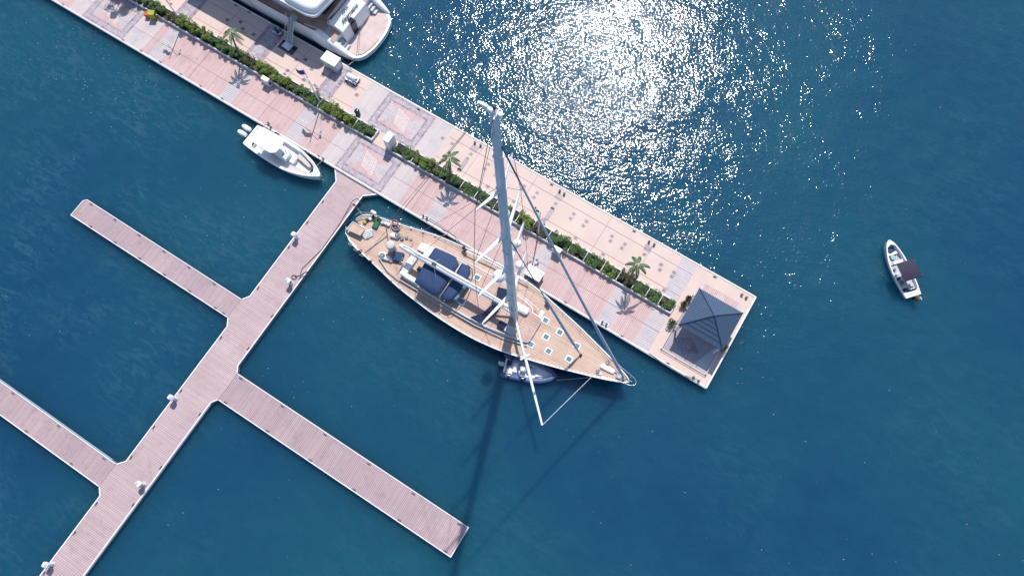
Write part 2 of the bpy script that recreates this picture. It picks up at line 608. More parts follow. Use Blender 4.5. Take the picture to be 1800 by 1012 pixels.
# gazebo pad
panel('gazebo_pad', 'pink_x', 5.3, 10.05, 19.5, 27.9)
for y0 in (19.5, 26.4):
    panel('pale_pad_corner', 'grey_flat', 5.3, 5.75, y0, y0 + 1.5, .008)
    panel('pale_pad_corner', 'grey_flat', 9.6, 10.05, y0, y0 + 1.5, .008)
mb = MB()
for k in range(3):
    f = 1 - .3 * k
    inset_edge(mb, [(7.7 - .8 * f, 27.0), (7.7 + .8 * f, 27.0), (7.7, 27.0 + .75 * f)], .05, DZ + .006, DZ + .012)
mb.build('triangle_inlay', M['inlay'], pier)
# expansion seams
sm = MB()
for (x0, x1, y) in ((-110, -34.95, 20.55), (-28.85, 4.1, 20.85), (-60, -37.4, 27.9), (-26.2, 4.1, 28.05), (-26.2, 4.1, 25.3), (-60, -37.4, 25.3)):
    sm.box(((x0 + x1) / 2, y, DZ + .011), (x1 - x0, .035, .006))
for x in (-56.2, -46, -22.3, -15.4, -6.2, -.9):
    sm.box((x, (UY0 + UY1) / 2, DZ + .011), (.03, UY1 - UY0, .006))
for x in (-55.6, -45.6, -24.9, -16.3, -5.4):
    sm.box((x, (LY0 + LY1) / 2, DZ + .015), (.03, LY1 - LY0, .006))
sm.build('expansion_joint', M['seam'], pier)
# service covers set in the slab
cov = [(795, 252.7), (778, 243), (828, 271), (821.7, 278.5), (807, 299), (858.6, 289), (852, 297), (871, 308), (857, 328), (922, 327),
       (917, 333), (944, 339), (938.6, 347), (903.5, 354.5), (977, 358), (972, 365), (957, 387), (1008.7, 376), (1003, 384),
       (1031, 389), (1025.4, 397), (1012, 418.6), (1075.5, 415), (1073, 423.5), (1060, 447), (1098.5, 429), (1093, 436), (1132.6, 447),
       (1162, 465), (1160, 474), (1185, 478.6), (1180.7, 486), (1167, 510), (521, 105.6), (537, 105), (505.6, 124.5), (500, 131),
       (548, 121.6), (568, 132.7), (534, 140.5), (627, 167), (399.6, 35.6), (423, 39), (426.7, 51), (438, 21), (446, 61)]
for (px, py) in cov:
    p = at(px, py, DZ)
    c = MB().box((p.x, p.y, DZ + .008), (.42, .38, .012)).build('cover_plate', M['hatchgrey'], pier)
    MB().box((p.x, p.y, DZ + .017), (.16, .14, .006)).build('cover_lid', M['seam'], c)
for (px, py, a, b) in [(834, 261, .85, .75), (983, 346, .85, .75), (1138.6, 436, .75, .75), (813.5, 291, .5, 1.5), (966, 376, .5, 1.5)]:
    p = at(px, py, DZ)
    MB().box((p.x, p.y, DZ + .008), (a, b, .012)).build('large_cover_plate', M['hatchgrey'], pier)


def cleat(parent, x, y, z, rz=0, s=1.0, m='hatchgrey', nm='cleat'):
    mb = MB()
    mb.box((x, y, z + .015 * s), (.34 * s, .12 * s, .03 * s), rz)
    c, sn = math.cos(rz), math.sin(rz)
    for k in (-1, 1):
        mb.tube([(x + c * .08 * s * k, y + sn * .08 * s * k, z), (x + c * .08 * s * k, y + sn * .08 * s * k, z + .12 * s)], .035 * s, 6)
    mb.tube([(x - c * .24 * s, y - sn * .24 * s, z + .15 * s), (x - c * .1 * s, y - sn * .1 * s, z + .12 * s), (x + c * .1 * s, y + sn * .1 * s, z + .12 * s), (x + c * .24 * s, y + sn * .24 * s, z + .15 * s)], [.02 * s, .035 * s, .035 * s, .02 * s], 6)
    return mb.build(nm, M[m], parent)


def bollard(parent, x, y, z, m='hatchgrey'):
    mb = MB().lathe((x, y, z), [(.13, 0), (.13, .03), (.07, .06), (.06, .24), (.11, .27), (.12, .32), (.08, .35), (.01, .36)], 10)
    mb.tube([(x - .17, y, z + .24), (x + .17, y, z + .24)], .03, 6)
    return mb.build('bollard', M[m], parent)


for x in (-74.5, -65.2, -62.5, -59.6, -56.6, -53.7, -50.6, -37.1, -20.6, -14.2, -5.6, 1.1, 6.4):
    cleat(pier, x, PY0 + .2, DZ + .06, 0, .85)
for (px, py) in [(835, 251), (845, 256), (984, 336), (992, 341), (1141, 425), (1150, 430), (1304, 518), (1312, 523), (1219, 663), (1228, 669), (472, 217), (476, 224), (568, 279)]:
    p = at(px, py, DZ + .1)
    bollard(pier, p.x, p.y, DZ)
for x in (-70, -57, -31, -20, -13.6, -3.4, 6.2):
    cleat(pier, x, PY1 - .3, DZ + .06, .1, .9)

walk = dock('walkway_dock', 'long straight pink planked walkway dock leading off the main pier', 'dock',
            [(-33.85, -110), (-30.3, -110), (-30.3, -8.95), (-29.9, -8.35), (-29.9, -5.2), (-30.3, -4.55), (-30.3, 13.9), (-30.3, 17.2), (-29.0, 18.26), (-34.85, 18.26),
             (-33.85, 17.1), (-33.85, 1.85), (-34.35, 1.15), (-34.35, -1.2), (-33.85, -1.95), (-33.85, -17.75), (-34.45, -18.45), (-34.45, -21.0), (-33.85, -21.6)],
            FZ, M['dock_y'], edge_open=(0, 3, 8, 12, 16), edge_w=.11)
MB().box((-30.27, -42, FZ - .1), (.03, 66, .1)).build('fender_board', M['edge'], walk)
fl = dock('finger_dock', 'short pink planked finger dock nearest the white centre console boat', 'dock', [(-55.85, -1.2), (-34.37, -1.2), (-34.37, 1.15), (-55.5, 1.15), (-55.85, .8)], FZ, M['dock_x'], edge_open=(1,), edge_w=.08)
fr = dock('finger_dock', 'long pink planked finger dock below the big sailing yacht', 'dock', [(-29.88, -8.35), (-2.1, -8.35), (-2.1, -5.2), (-29.88, -5.2)], FZ, M['dock_x'], edge_open=(3,), edge_w=.08)
fb = dock('finger_dock', 'pink planked finger dock with a pale blue upper edge at the lower left', 'dock', [(-90, -21.0), (-34.47, -21.0), (-34.47, -18.45), (-90, -18.45)], FZ, M['dock_x'], edge_open=(1,), edge_w=.08)
M['paleblue'] = mat('pale_blue_hose', (.28, .42, .48), .5)
MB().box((-60, -18.36, FZ - .02), (50, .08, .1)).build('blue_fender_strip', M['paleblue'], fb)
for i in range(7):
    x = -54.8 + i * 3.4
    if i < 6:
        cleat(fl, x, .95, FZ + .01, -.08, .9)
    cleat(fl, x + 1.7 if i < 6 else -35, -1.0, FZ + .01, .05, .9)
for i in range(6):
    cleat(fr, -29.3 + i * 5.25, -5.42, FZ + .01, .06, .95)
    cleat(fr, -29.1 + i * 5.25, -8.12, FZ + .01, .06, .95)
for x in (-48.6, -42.5, -36.6):
    cleat(fb, x + .8, -18.7, FZ + .01, 0, .9)
    cleat(fb, x - 1.6, -20.75, FZ + .01, 0, .9)
for y in (14.4, 11.6, 8.3, 3.0, -3.2, -9.6, -13.8, -17.2, -22.3, -25.4, -29.6):
    cleat(walk, -33.6, y, FZ + .01, PI / 2 + .05, .9)
for y in (13.2, 6.2, 1.4, -2.6, -10.4, -16.4, -20.5, -28.5):
    cleat(walk, -30.55, y, FZ + .01, PI / 2 - .04, .9)


# ------------------------------------------------------------------ service pedestals, boxes on the docks
def pedestal(loc, rz, label, h=1.05, s=1.0):
    t = thing('service_pedestal', label, 'power pedestal', loc, rz, 'white service pedestals on the docks')
    MB().box((0, 0, .03), (.5 * s, .42 * s, .06)).build('base_plate', M['greywhite'], t)
    MB().box((0, 0, h * .45), (.34 * s, .28 * s, h * .8), bev=.03).build('post', M['offwhite'], t)
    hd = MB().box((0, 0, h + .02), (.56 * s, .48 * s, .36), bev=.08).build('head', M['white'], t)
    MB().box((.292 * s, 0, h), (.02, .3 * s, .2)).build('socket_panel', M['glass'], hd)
    MB().box((-.1 * s, 0, h + .22), (.2 * s, .3 * s, .05)).build('lamp_cap', M['greywhite'], hd)
    return t


p0 = pedestal((-33.5, 9.6, FZ), PI, 'white service pedestal on the walkway, topmost one, opposite the yacht stern')
dup(p0, (-30.95, 5.2, FZ), 0, 'white service pedestal with a coiled dark hose beside it on the walkway')
dup(p0, (-33.55, -10.5, FZ), PI, 'white service pedestal on the left walkway edge below the long finger dock junction')
dup(p0, (-30.9, -18.5, FZ), -.2, 'white service pedestal on the right walkway edge level with the lowest left finger')
dup(p0, (-33.5, -28.6, FZ), PI + .15, 'white service pedestal at the bottom of the walkway in the photo corner')


def post_box(loc, rz, label, d=(.95, .5, 1.05)):
    t = thing('pier_post_box', label, 'utility box', loc, rz, 'white utility boxes beside the planter')
    MB().box((0, 0, .04), (d[0] + .1, d[1] + .1, .08)).build('plinth', M['greywhite'], t)
    MB().box((0, 0, .08 + d[2] / 2), (d[0] - .04, d[1] - .04, d[2]), bev=.03).build('cabinet', M['offwhite'], t)
    MB().box((0, 0, d[2] + .1), (d[0], d[1], .08), bev=.02).build('lid', M['white'], t)
    MB().box((d[0] / 2 + .0, 0, d[2] * .55), (.03, .3, .4)).build('socket_panel', M['black'], t)
    return t


b0 = post_box((-47.3, 22.75, DZ), 0, 'white utility box beside the planter above the white centre console boat')
dup(b0, (-9.15, 22.68, DZ), 0, 'white utility box against the planter near the yacht forestay')

t = thing('pillar', 'tall white square pillar standing in the gap between the two planters', 'pillar', (-31.0, 23.75, DZ), 0)
MB().box((0, 0, .05), (.85, 1.3, .1)).build('plinth', M['greywhite'], t)
MB().box((0, 0, 1.05), (.7, 1.15, 1.9), bev=.03).build('shaft', M['offwhite'], t)
MB().box((0, 0, 2.05), (.76, 1.2, .1), bev=.02).build('cap', M['white'], t)

t = thing('dock_box', 'large white locker on the pier edge beside the yacht', 'locker', (-9.85, 19.25, DZ), 0)
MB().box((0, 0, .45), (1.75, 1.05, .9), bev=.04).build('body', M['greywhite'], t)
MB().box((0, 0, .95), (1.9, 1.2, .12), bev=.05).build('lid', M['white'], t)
for k in (-.5, .5):
    MB().box((k, -.61, .86), (.12, .04, .1)).build('latch', M['steel'], t)

t = thing('transformer_cabinet', 'big white power cabinet with grey louvres beside the motor yacht stern', 'cabinet', (-42.35, 28.55, DZ), 0)
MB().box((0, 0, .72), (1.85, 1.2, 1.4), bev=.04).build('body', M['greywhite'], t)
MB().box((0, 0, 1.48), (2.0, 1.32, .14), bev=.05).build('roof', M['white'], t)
MB().box((.936, 0, .8), (.03, .8, .8)).build('louvre', M['alu'], t)
MB().box((0, -.61, .7), (.04, .02, 1.2)).build('door_gap', M['black'], t)
y_ = MB()
y_.tube([(-1.1, .3, .02), (-1.25, .1, .05), (-1.15, -.2, .04), (-1.3, -.4, .03), (-1.1, -.55, .03), (-.95, -.2, .05), (-1.2, .25, .09)], .03, 6)
y_.build('cable', M['rope_y'], t)

t = thing('pump_cart', 'small cart carrying a shiny white tank near the pier edge', 'cart', (-39.45, 28.2, DZ), .0)
MB().box((0, 0, .32), (1.5, .95, .06)).build('tray', M['alu'], t)
tk = MB().tube([(-.62, -.02, .68), (-.5, -.02, .68), (.5, -.02, .68), (.62, -.02, .68)], [.12, .3, .3, .12], 14).build('tank', M['white'], t)
MB().tube([(.62, 0, .68), (.75, 0, .68)], .09, 8).build('valve', M['black'], tk)
f = MB()
f.ring([(-.75, -.47, .62), (.75, -.47, .62), (.75, .47, .62), (-.75, .47, .62)], .025)
for a in (-.75, .75):
    for b in (-.47, .47):
        f.tube([(a, b, .05), (a, b, .62)], .025)
f.build('frame', M['steel'], t)
for a in (-.55, .55):
    for b in (-.5, .5):
        MB().tube([(a, b - .04, .14), (a, b + .04, .14)], .14, 10).build('wheel', M['black'], t)
h_ = MB()
h_.tube([(.7 + .35 * math.cos(k), -.55 + .35 * math.sin(k), .03) for k in [i * .5 - 1.2 for i in range(11)]], .03, 6)
h_.build('hose', M['rope'], t)

t = thing('wheeled_bin', 'yellow lidded bin with an orange tool leaning beside the planter hedge', 'bin', (-64.05, 22.75, DZ), .5)
MB().prism([(-.35, -.3), (.35, -.3), (.35, .3), (-.35, .3)], .12, .95).build('body', M['yellow'], t)
MB().box((.02, 0, .99), (.82, .68, .08), bev=.03).build('lid', M['yellow'], t)
MB().box((-.75, .15, .4), (.55, .5, .5), bev=.05).build('orange_crate', M['orange'], t)
for k in (-.3, .3):
    MB().tube([(.35, k - .04, .1), (.35, k + .04, .1)], .1, 10).build('wheel', M['black'], t)
MB().tube([(-.9, .42, 1.0), (.45, .4, 1.0)], .03).build('handle', M['black'], t)

t = thing('litter_bin', 'round dark litter bin behind the yellow green hedge by the upper mosaic', 'bin', (-36.35, 24.95, DZ), 0)
MB().lathe((0, 0, 0), [(.24, 0), (.28, .1), (.28, .75), (.3, .78), (.3, .84), (.2, .86)], 14).build('body', M['green'], t)
MB().lathe((0, 0, .86), [(.28, 0), (.27, .06), (.16, .12), (.01, .13)], 14).build('lid', M['navyhull'], t)


# ------------------------------------------------------------------ planters, hedges
PH = .42


def planter(x0, x1, label, dividers):
    t = thing('planter', label, 'planter', ((x0 + x1) / 2, 23.76, DZ))
    cx = (x0 + x1) / 2
    w2, l2 = .66, (x1 - x0) / 2
    c = MB()
    c.box((0, -w2, PH / 2), (2 * l2, .13, PH), bev=.015)
    c.box((0, w2, PH / 2), (2 * l2, .13, PH), bev=.015)
    c.box((-l2 + .065, 0, PH / 2 - .002), (.128, 2 * w2 - .132, PH - .004))
    c.box((l2 - .065, 0, PH / 2 - .002), (.128, 2 * w2 - .132, PH - .004))
    c.build('planter_wall', M['curb'], t)
    MB().box((0, 0, .14), (2 * l2 - .27, 2 * w2 - .14, .28)).build('soil', M['soil'], t)
    for d in dividers:
        MB().box((d - cx, 0, PH / 2 + .1), (.07, 2 * w2 - .14, PH + .10)).build('divider', M['curb'], t)
    return t


planter(-110, -33.1, 'long white walled planter left of the white pillar', [-66, -40.6, -35.75])
planter(-30.45, 4.15, 'white walled planter right of the pillar ending near the gazebo', [-27.95, -24.4, -21.7, -19.8, -17.4, -14.6, -12.7, -10.75, -8.2, -6.3, -4.2, -2.35, -.55, 1.05, 2.55])


def hedge(x0, x1, h, m, label, dens=1.0, wob=.25, wy=.62, name='hedge'):
    L = x1 - x0
    cx = (x0 + x1) / 2
    z0 = DZ + .29
    t = thing(name, label, 'hedge' if name == 'hedge' else 'shrub', (cx, 23.76, z0))
    core = MB()
    nb = max(2, int(L / .55))
    for i in range(nb):
        c = -L / 2 + (i + .5) * L / nb
        core.ball((c, random.uniform(-.08, .08), h * .35), min(.34, L / nb * .8), h * .36 / .34, 8)
    core.build('stems', M['leaf_core'], t)
    mb = MB()
    n = int(L * 680 * dens)
    # clumps give an uneven outline
    cl = [(random.uniform(-L / 2, L / 2), random.uniform(-wy * .9, wy * .9), h * random.uniform(.45, 1 + wob), random.uniform(.16, .34)) for _ in range(int(L * 8) + 3)]
    for i in range(n):
        c = random.choice(cl)
        u = Vector((random.gauss(0, 1), random.gauss(0, 1), random.gauss(0, 1))).normalized()
        p = Vector((c[0], c[1], c[2] - c[3] * .6)) + u * c[3] * random.uniform(.6, 1.15)
        p.z = max(.02, p.z)
        p.x = max(-L / 2, min(L / 2, p.x))
        nn = Vector((random.gauss(0, .5), random.gauss(0, .5), 1)).normalized()
        d = (u + Vector((random.gauss(0, .6), random.gauss(0, .6), random.gauss(0, .3)))).cross(nn)
        if d.length < .01:
            continue
        mb.leaf(p, d, nn, random.uniform(.07, .15), random.uniform(.025, .05))
    mb.build('foliage', M[m], t)
    return t


HL = [(-77.5, -70.5, .8, 'leaf_dark', 'dark green hedge at the top left beside the broadleaf tree shadow'),
      (-70.5, -66.1, .8, 'leaf_dark', 'dark green hedge just left of the yellow bin'),
      (-65.9, -63, .75, 'leaf_dark', 'dark green hedge directly behind the yellow bin'),
      (-62.8, -60.8, .6, 'leaf_red', 'reddish brown shrub bed at the foot of the upper left lamp pole'),
      (-60.6, -56.3, .95, 'leaf_yel', 'bushy yellow green hedge right of the upper left lamp pole'),
      (-56.1, -53.5, .8, 'leaf_dark', 'dark green hedge left of the upper left palm tree'),
      (-53.3, -51.1, .85, 'leaf_dark', 'dark green hedge around the trunk of the upper left palm'),
      (-51.0, -49.7, .8, 'leaf_red', 'reddish shrub right of the upper left palm tree'),
      (-49.5, -44.6, .95, 'leaf_yel', 'bushy yellow green hedge behind the utility box by the centre console boat'),
      (-44.4, -40.7, .7, 'leaf_dark', 'dark green hedge left of the flagpole with blue flags'),
      (-40.5, -35.85, .95, 'leaf_yel', 'bushy yellow green hedge right of the flagpole with blue flags'),
      (-35.65, -33.25, .5, 'leaf_dark', 'low clipped dark hedge at the pillar end of the left planter'),
      (-30.3, -28.0, .5, 'leaf_dark', 'low clipped dark hedge just right of the white pillar'),
      (-27.9, -24.5, .95, 'leaf_yel', 'bushy yellow green hedge left of the palm near the mast top'),
      (-24.3, -21.8, .9, 'leaf_dark', 'dark bushy hedge around the trunk of the middle palm'),
      (-21.6, -19.9, .45, 'leaf_dark', 'low dark hedge just right of the middle palm'),
      (-19.7, -17.5, .45, 'leaf_dark', 'low dark hedge beneath the highest left spreader of the yacht'),
      (-17.3, -14.7, .45, 'leaf_dark', 'low dark hedge crossed by the yacht mast'),
      (-14.5, -12.8, .9, 'leaf_yel', 'yellow green shrub clump just right of the yacht mast'),
      (-12.6, -10.85, .6, 'leaf_red', 'reddish shrub bed around the lamp pole with small flags'),
      (-10.65, -8.3, .7, 'leaf_dark', 'green hedge right of the lamp pole behind the utility box'),
      (-8.1, -6.4, .55, 'leaf_dark', 'green hedge crossed by the yacht forestay'),
      (-6.2, -4.3, .6, 'leaf_dark', 'green hedge two beds left of the pink flowering shrub'),
      (-4.1, -2.45, .6, 'leaf_yel', 'pale green hedge just left of the pink flowering shrub'),
      (-2.25, -.65, .95, 'leaf_red', 'pink flowering shrub at the foot of the palm nearest the gazebo'),
      (-.45, .95, .55, 'leaf_dark', 'clipped green hedge just right of the pink flowering shrub'),
      (1.15, 2.45, .5, 'leaf_dark', 'clipped green hedge second from the gazebo end of the planter'),
      (2.65, 4.0, .5, 'leaf_dark', 'clipped green hedge at the gazebo end of the planter')]
for (a, b, h, m, lab) in HL:
    tag(hedge(a, b, h, m, lab, dens=1.0 if h < .7 else 1.25, wob=.1 if h < .65 else .3), group='hedge beds in the pier planters')


# ------------------------------------------------------------------ palms, tree
def palm(loc, top, rz, label, nf=8, seed=1):
    random.seed(seed)
    t = thing('palm_tree', label, 'palm tree', loc, 0, 'palm trees in the planters')
    tx, ty, tz = top
    tr = MB()
    pts = [(tx * s * s, ty * s * s, tz * s) for s in [i / 8 for i in range(9)]]
    tr.tube(pts, [.13 - .055 * i / 8 for i in range(9)], 8)
    tr.build('trunk', M['trunk'], t)
    MB().tube([(tx, ty, tz - .35), (tx, ty, tz)], [.07, .05], 8).build('crownshaft', M['leaf_palm'], t)
    for i in range(nf):
        a = rz + 2 * PI * i / nf + random.uniform(-.25, .25)
        L = random.uniform(1.15, 1.65)
        rise = random.uniform(.25, .75)
        mb = MB()
        sp = []
        for k in range(9):
            s = k / 8
            sp.append(Vector((tx + math.cos(a) * L * s * (1 - .12 * s), ty + math.sin(a) * L * s * (1 - .12 * s), tz + rise * s * 1.1 - 1.25 * s * s)))
        mb.tube(sp, [.02 - .015 * k / 8 for k in range(9)], 5)
        sd_ = Vector((-math.sin(a), math.cos(a), 0))
        for k in range(34):
            s = .12 + .86 * k / 33
            j = min(7, int(s * 8))
            p = sp[j].lerp(sp[j + 1], s * 8 - j)
            fd = (sp[j + 1] - sp[j]).normalized()
            ll = .25 * math.sin(PI * min(1, .15 + s * .8)) + .08
            for q in (-1, 1):
                d = sd_ * q * .8 + fd * .65 + Vector((0, 0, -.28 + random.uniform(-.15, .15)))
                mb.leaf(p, d, Vector((0, 0, 1)), ll * random.uniform(.85, 1.1), .019)
        mb.build('frond', M['leaf_palm'], t)
    return t


palm((-51.9, 23.85, DZ + .28), (.35, .4, 4.3), .3, 'palm tree in the planter beside the motor yacht shadow', 8, 3)
palm((-23.1, 23.7, DZ + .28), (-.1, .5, 4.0), .0, 'palm tree in the planter left of the mast, above the yacht', 8, 5)
palm((-1.2, 23.7, DZ + .28), (.0, .45, 4.6), .7, 'palm tree rising from the pink flowering shrub', 7, 8)

random.seed(21)
t = thing('broadleaf_tree', 'leafy tree at the top left edge casting a mottled shadow on the pier', 'tree', (-69.6, 23.9, DZ + .28))
tr = MB()
tr.tube([(0, 0, 0), (.1, .1, 1.4), (0, .3, 2.6)], [.16, .13, .09], 8)
limbs = []
for i in range(9):
    a = i * 2.4
    r = random.uniform(1.0, 2.0)
    e_ = (r * math.cos(a), .4 + r * .8 * math.sin(a), random.uniform(3.0, 4.6))
    limbs.append(e_)
    tr.tube([(0, .25, 2.2), (e_[0] * .5, e_[1] * .5 + .1, 2.9), e_], [.07, .05, .02], 6)
tr.build('trunk', M['trunk'], t)
mb = MB()
cl = []
for i in range(60):
    b = random.choice(limbs)
    cl.append((b[0] * random.uniform(.4, 1.2), b[1] * random.uniform(.5, 1.2), b[2] + random.uniform(-.5, .5), random.uniform(.2, .45)))
for i in range(5200):
    c = random.choice(cl)
    u = Vector((random.gauss(0, 1), random.gauss(0, 1), random.gauss(0, 1))).normalized()
    p = Vector(c[:3]) + u * c[3]
    mb.leaf(p, u.cross(Vector((random.random(), random.random(), random.random() + .1))), (u + Vector((0, 0, 1))).normalized(), random.uniform(.12, .22), .05)
mb.build('crown', M['leaf_dark'], t)


# ------------------------------------------------------------------ lamp poles, flags
def flag(parent, m, p, d, L, H, nm='flag', seed=0):
    rows = []
    for i in range(8):
        s = i / 7
        off = .10 * math.sin(s * 7 + seed)
        rows.append([(p[0] + d[0] * L * s + d[1] * off, p[1] + d[1] * L * s - d[0] * off, p[2] - H * k / 4 - .25 * s * s * L) for k in range(5)])
    mb = MB().sheet(rows)
    mb.sheet([[(q[0] + .012, q[1] + .012, q[2]) for q in r] for r in rows])
    return mb.build(nm, M[m], parent)


def lamp_pole(loc, h, label, rad=.085, cat='lamp pole'):
    t = thing('lamp_pole', label, cat, loc)
    MB().lathe((0, 0, 0), [(.2, 0), (.2, .06), (.12, .1), (.12, .3)], 12).build('base', M['offwhite'], t)
    MB().tube([(0, 0, .1), (0, 0, h)], [rad, rad * .6], 10).build('pole', M['alu'], t)
    return t


t = lamp_pole((-60.75, 23.9, DZ + .28), 6.9, 'tall grey flagpole rising from the planter at the top left', .07, 'flagpole')
t.name = 'flagpole'
MB().tube([(-1.0, .3, 5.2), (1.0, -.3, 5.2)], .03).build('yard_arm', M['offwhite'], t)
flag(t, 'blueflag', (-.12, .05, 6.4), (-.8, -.3), 1.1, .7, seed=3)
flag(t, 'white', (.95, -.25, 5.1), (.5, .3), .4, .4, 'pennant', 2)
flag(t, 'red', (.98, -.28, 4.3), (.4, .3), .3, .3, 'pennant', 4)

t = lamp_pole((-40.6, 23.75, DZ + .28), 6.9, 'grey flagpole in the planter flying blue and white flags', .07, 'flagpole')
t.name = 'flagpole'
MB().tube([(-1.1, .25, 5.2), (1.0, -.3, 5.2)], .03).build('yard_arm', M['offwhite'], t)
flag(t, 'blueflag', (-.12, .05, 6.2), (-.9, -.15), 1.3, .8, seed=1)
flag(t, 'white', (.95, -.25, 5.1), (.5, .3), .5, .45, 'pennant', 2)
flag(t, 'blueflag', (1.0, -.3, 4.5), (.4, .3), .35, .3, 'pennant', 3)
flag(t, 'red', (.98, -.28, 3.9), (.4, .3), .3, .25, 'pennant', 4)
r_ = MB()
r_.tube([(1.0, -.3, 5.2), (.9, -.2, 3.0), (.1, 0, 1.6)], .012, 4)
r_.tube([(-1.1, .25, 5.2), (-.5, .1, 3.6), (-.1, 0, 1.6)], .012, 4)
r_.build('halyard', M['wire'], t)

t = lamp_pole((-11.8, 23.35, DZ + .28), 6.4, 'grey pole with small coloured flags in the reddish shrub bed', .08, 'flagpole')
t.name = 'flagpole'
MB().tube([(-.6, .2, 5.2), (.6, -.2, 5.2)], .03).build('yard_arm', M['offwhite'], t)
flag(t, 'green', (-.25, .05, 6.0), (-.7, .3), .8, .5, seed=2)
for k, (m, dx) in enumerate((('white', -.5), ('red', .2), ('white', .45), ('blueflag', .55), ('red', .35))):
    flag(t, m, (dx, -dx / 3, 5.1 - .35 * k), (.6, .4), .3, .28, 'pennant', k)

# ------------------------------------------------------------------ gazebo
t = thing('gazebo', 'square gazebo with a hipped blue metal roof at the pier end', 'gazebo', (7.6, 23.8, DZ))
GX, GY, EH = 2.42, 2.2, 2.95
MB().box((0, -.95, .03), (4.9, 6.5, .06)).build('floor', M['gaz_planks'], t)
f = MB()
c0 = (0, -.95)
for k in range(4):
    s = 1 - .22 * k
    inset_edge(f, [(c0[0] - 1.0 * s - .9 * s, -2.7), (c0[0] - .5, -2.7 + .95 * s), (c0[0] + .9 * s, -2.7), (c0[0] - .5, -2.7 - .95 * s)], .05, .062, .068)
f.build('floor_inlay', M['hatchgrey'], t)
MB().prism([(1.0, -4.1), (2.4, -4.1), (2.4, -.4)], .055, .066).build('smooth_floor_panel', M['greywhite'], t)
for a in (-1, 1):
    for b in (-1, 1):
        MB().box((a * (GX - .28), b * (GY - .25), EH / 2), (.16, .16, EH)).build('post', M['offwhite'], t)
fb_ = MB()
for b in (-1, 1):
    fb_.box((0, b * (GY - .05), EH - .06), (2 * GX - .1, .08, .16))
for a in (-1, 1):
    fb_.box((a * (GX - .05), 0, EH - .06), (.08, 2 * GY - .2, .16))
fb_.build('eaves_beam', M['roofrib'], t)
rf = MB()
A = Vector((0, 0, EH + 1.35))
C = [Vector((-GX, -GY, EH)), Vector((GX, -GY, EH)), Vector((GX, GY, EH)), Vector((-GX, GY, EH))]
rf.add([*C, A], [(0, 1, 4), (1, 2, 4), (2, 3, 4), (3, 0, 4)])
rf.add([c - Vector((0, 0, .05)) for c in C], [(3, 2, 1, 0)])
roof = rf.build('roof', M['roofblue'], t)
sm_ = MB()
sm2 = MB()
for i in range(4):
    a, b = C[i], C[(i + 1) % 4]
    mid = (a + b) / 2
    dn = (b - a).normalized()
    half = (b - a).length / 2
    # standing seams run up the slope; the seaward-left face shows only a few heavy battens along it
    if i == 0:
        for q in (.22, .40, .58, .76):
            p = a.lerp(A, q)
            r = b.lerp(A, q)
            sm2.tube([p + Vector((0, 0, .02)), r + Vector((0, 0, .02))], .028, 4)
    n = 11
    for k in range(-n, n + 1) if i else ():
        u = k / (n + .5)
        p = mid + dn * half * u
        top = mid.lerp(A, 1 - abs(u)) + dn * half * u * 0
        q = p + (A - mid) * (1 - abs(u))
        sm_.tube([p + Vector((0, 0, .012)), q + Vector((0, 0, .012))], .02, 4)
sm_.build('standing_seams', M['roofrib'], roof)
sm2.build('battens', M['roofrib'], roof)
hr = MB()
for c in C:
    hr.tube([c + Vector((0, 0, .03)), A + Vector((0, 0, .04))], .055, 6)
hr.build('hip_ridges', M['roofrib'], roof)
MB().lathe((0, 0, EH + 1.33), [(.14, 0), (.1, .1), (.04, .14), (.01, .2)], 8).build('finial', M['roofblue'], roof)
rl = MB()
X0, X1, Y0, Y1 = -2.5, 2.5, -4.35, 2.4
for (a, b, c, d) in ((X0, Y0, X1, Y0), (X1, Y0, X1, Y1), (X0, Y1, X1, Y1), (X0, Y0, X0, -1.9), (X0, 1.0, X0, Y1)):
    for z in (.42,):
        rl.tube([(a, b, z), (c, d, z)], .028, 6)
rl.build('handrail', M['offwhite'], t)
for (a, b) in [(X0, Y0), (-.85, Y0), (.85, Y0), (X1, Y0), (X1, -2.1), (X1, .2), (X1, Y1), (.85, Y1), (-.85, Y1), (X0, Y1), (X0, -1.9), (X0, 1.0)]:
    MB().tube([(a, b, 0), (a, b, .43)], .028, 6).build('rail_post', M['offwhite'], t)
cb = MB()
for (a, b, c, d) in ((X0, Y0, X1, Y0), (X1, Y0, X1, Y1), (X0, Y1, X1, Y1), (X0, Y0, X0, Y1)):
    cb.box(((a + c) / 2, (b + d) / 2, .05), (abs(c - a) + .1 if a != c else .12, abs(d - b) + .1 if b != d else .12, .1 if a != c else .096))
cb.build('kerb', M['cream'], t)
for k, x in enumerate((-2.15, -.6, .7)):
    g_ = MB().box((x, -GY - .02, EH - .1), (.1, .22, .16), bev=.02)
    g_.build('spotlight', M['black'], t)


def potted(loc, label, m, r=.42, h=.7, seed=0):
    random.seed(seed)
    t = thing('potted_plant', label, 'potted plant', loc, 0, 'potted plants around the gazebo')
    MB().lathe((0, 0, 0), [(.16, 0), (.24, .4), (.26, .42), (.2, .4)], 12).build('pot', M['brownpot'], t)
    mb = MB()
    for i in range(230):
        a = random.uniform(0, 2 * PI)
        e_ = random.uniform(.15, 1.3)
        d = Vector((math.cos(a) * math.cos(e_), math.sin(a) * math.cos(e_), math.sin(e_)))
        p = Vector((0, 0, .42)) + d * random.uniform(.05, r)
        mb.leaf(p, d + Vector((0, 0, -.1)), Vector((0, 0, 1)), random.uniform(.1, .22), .035)
    mb.build('foliage', M[m], t)
    return t


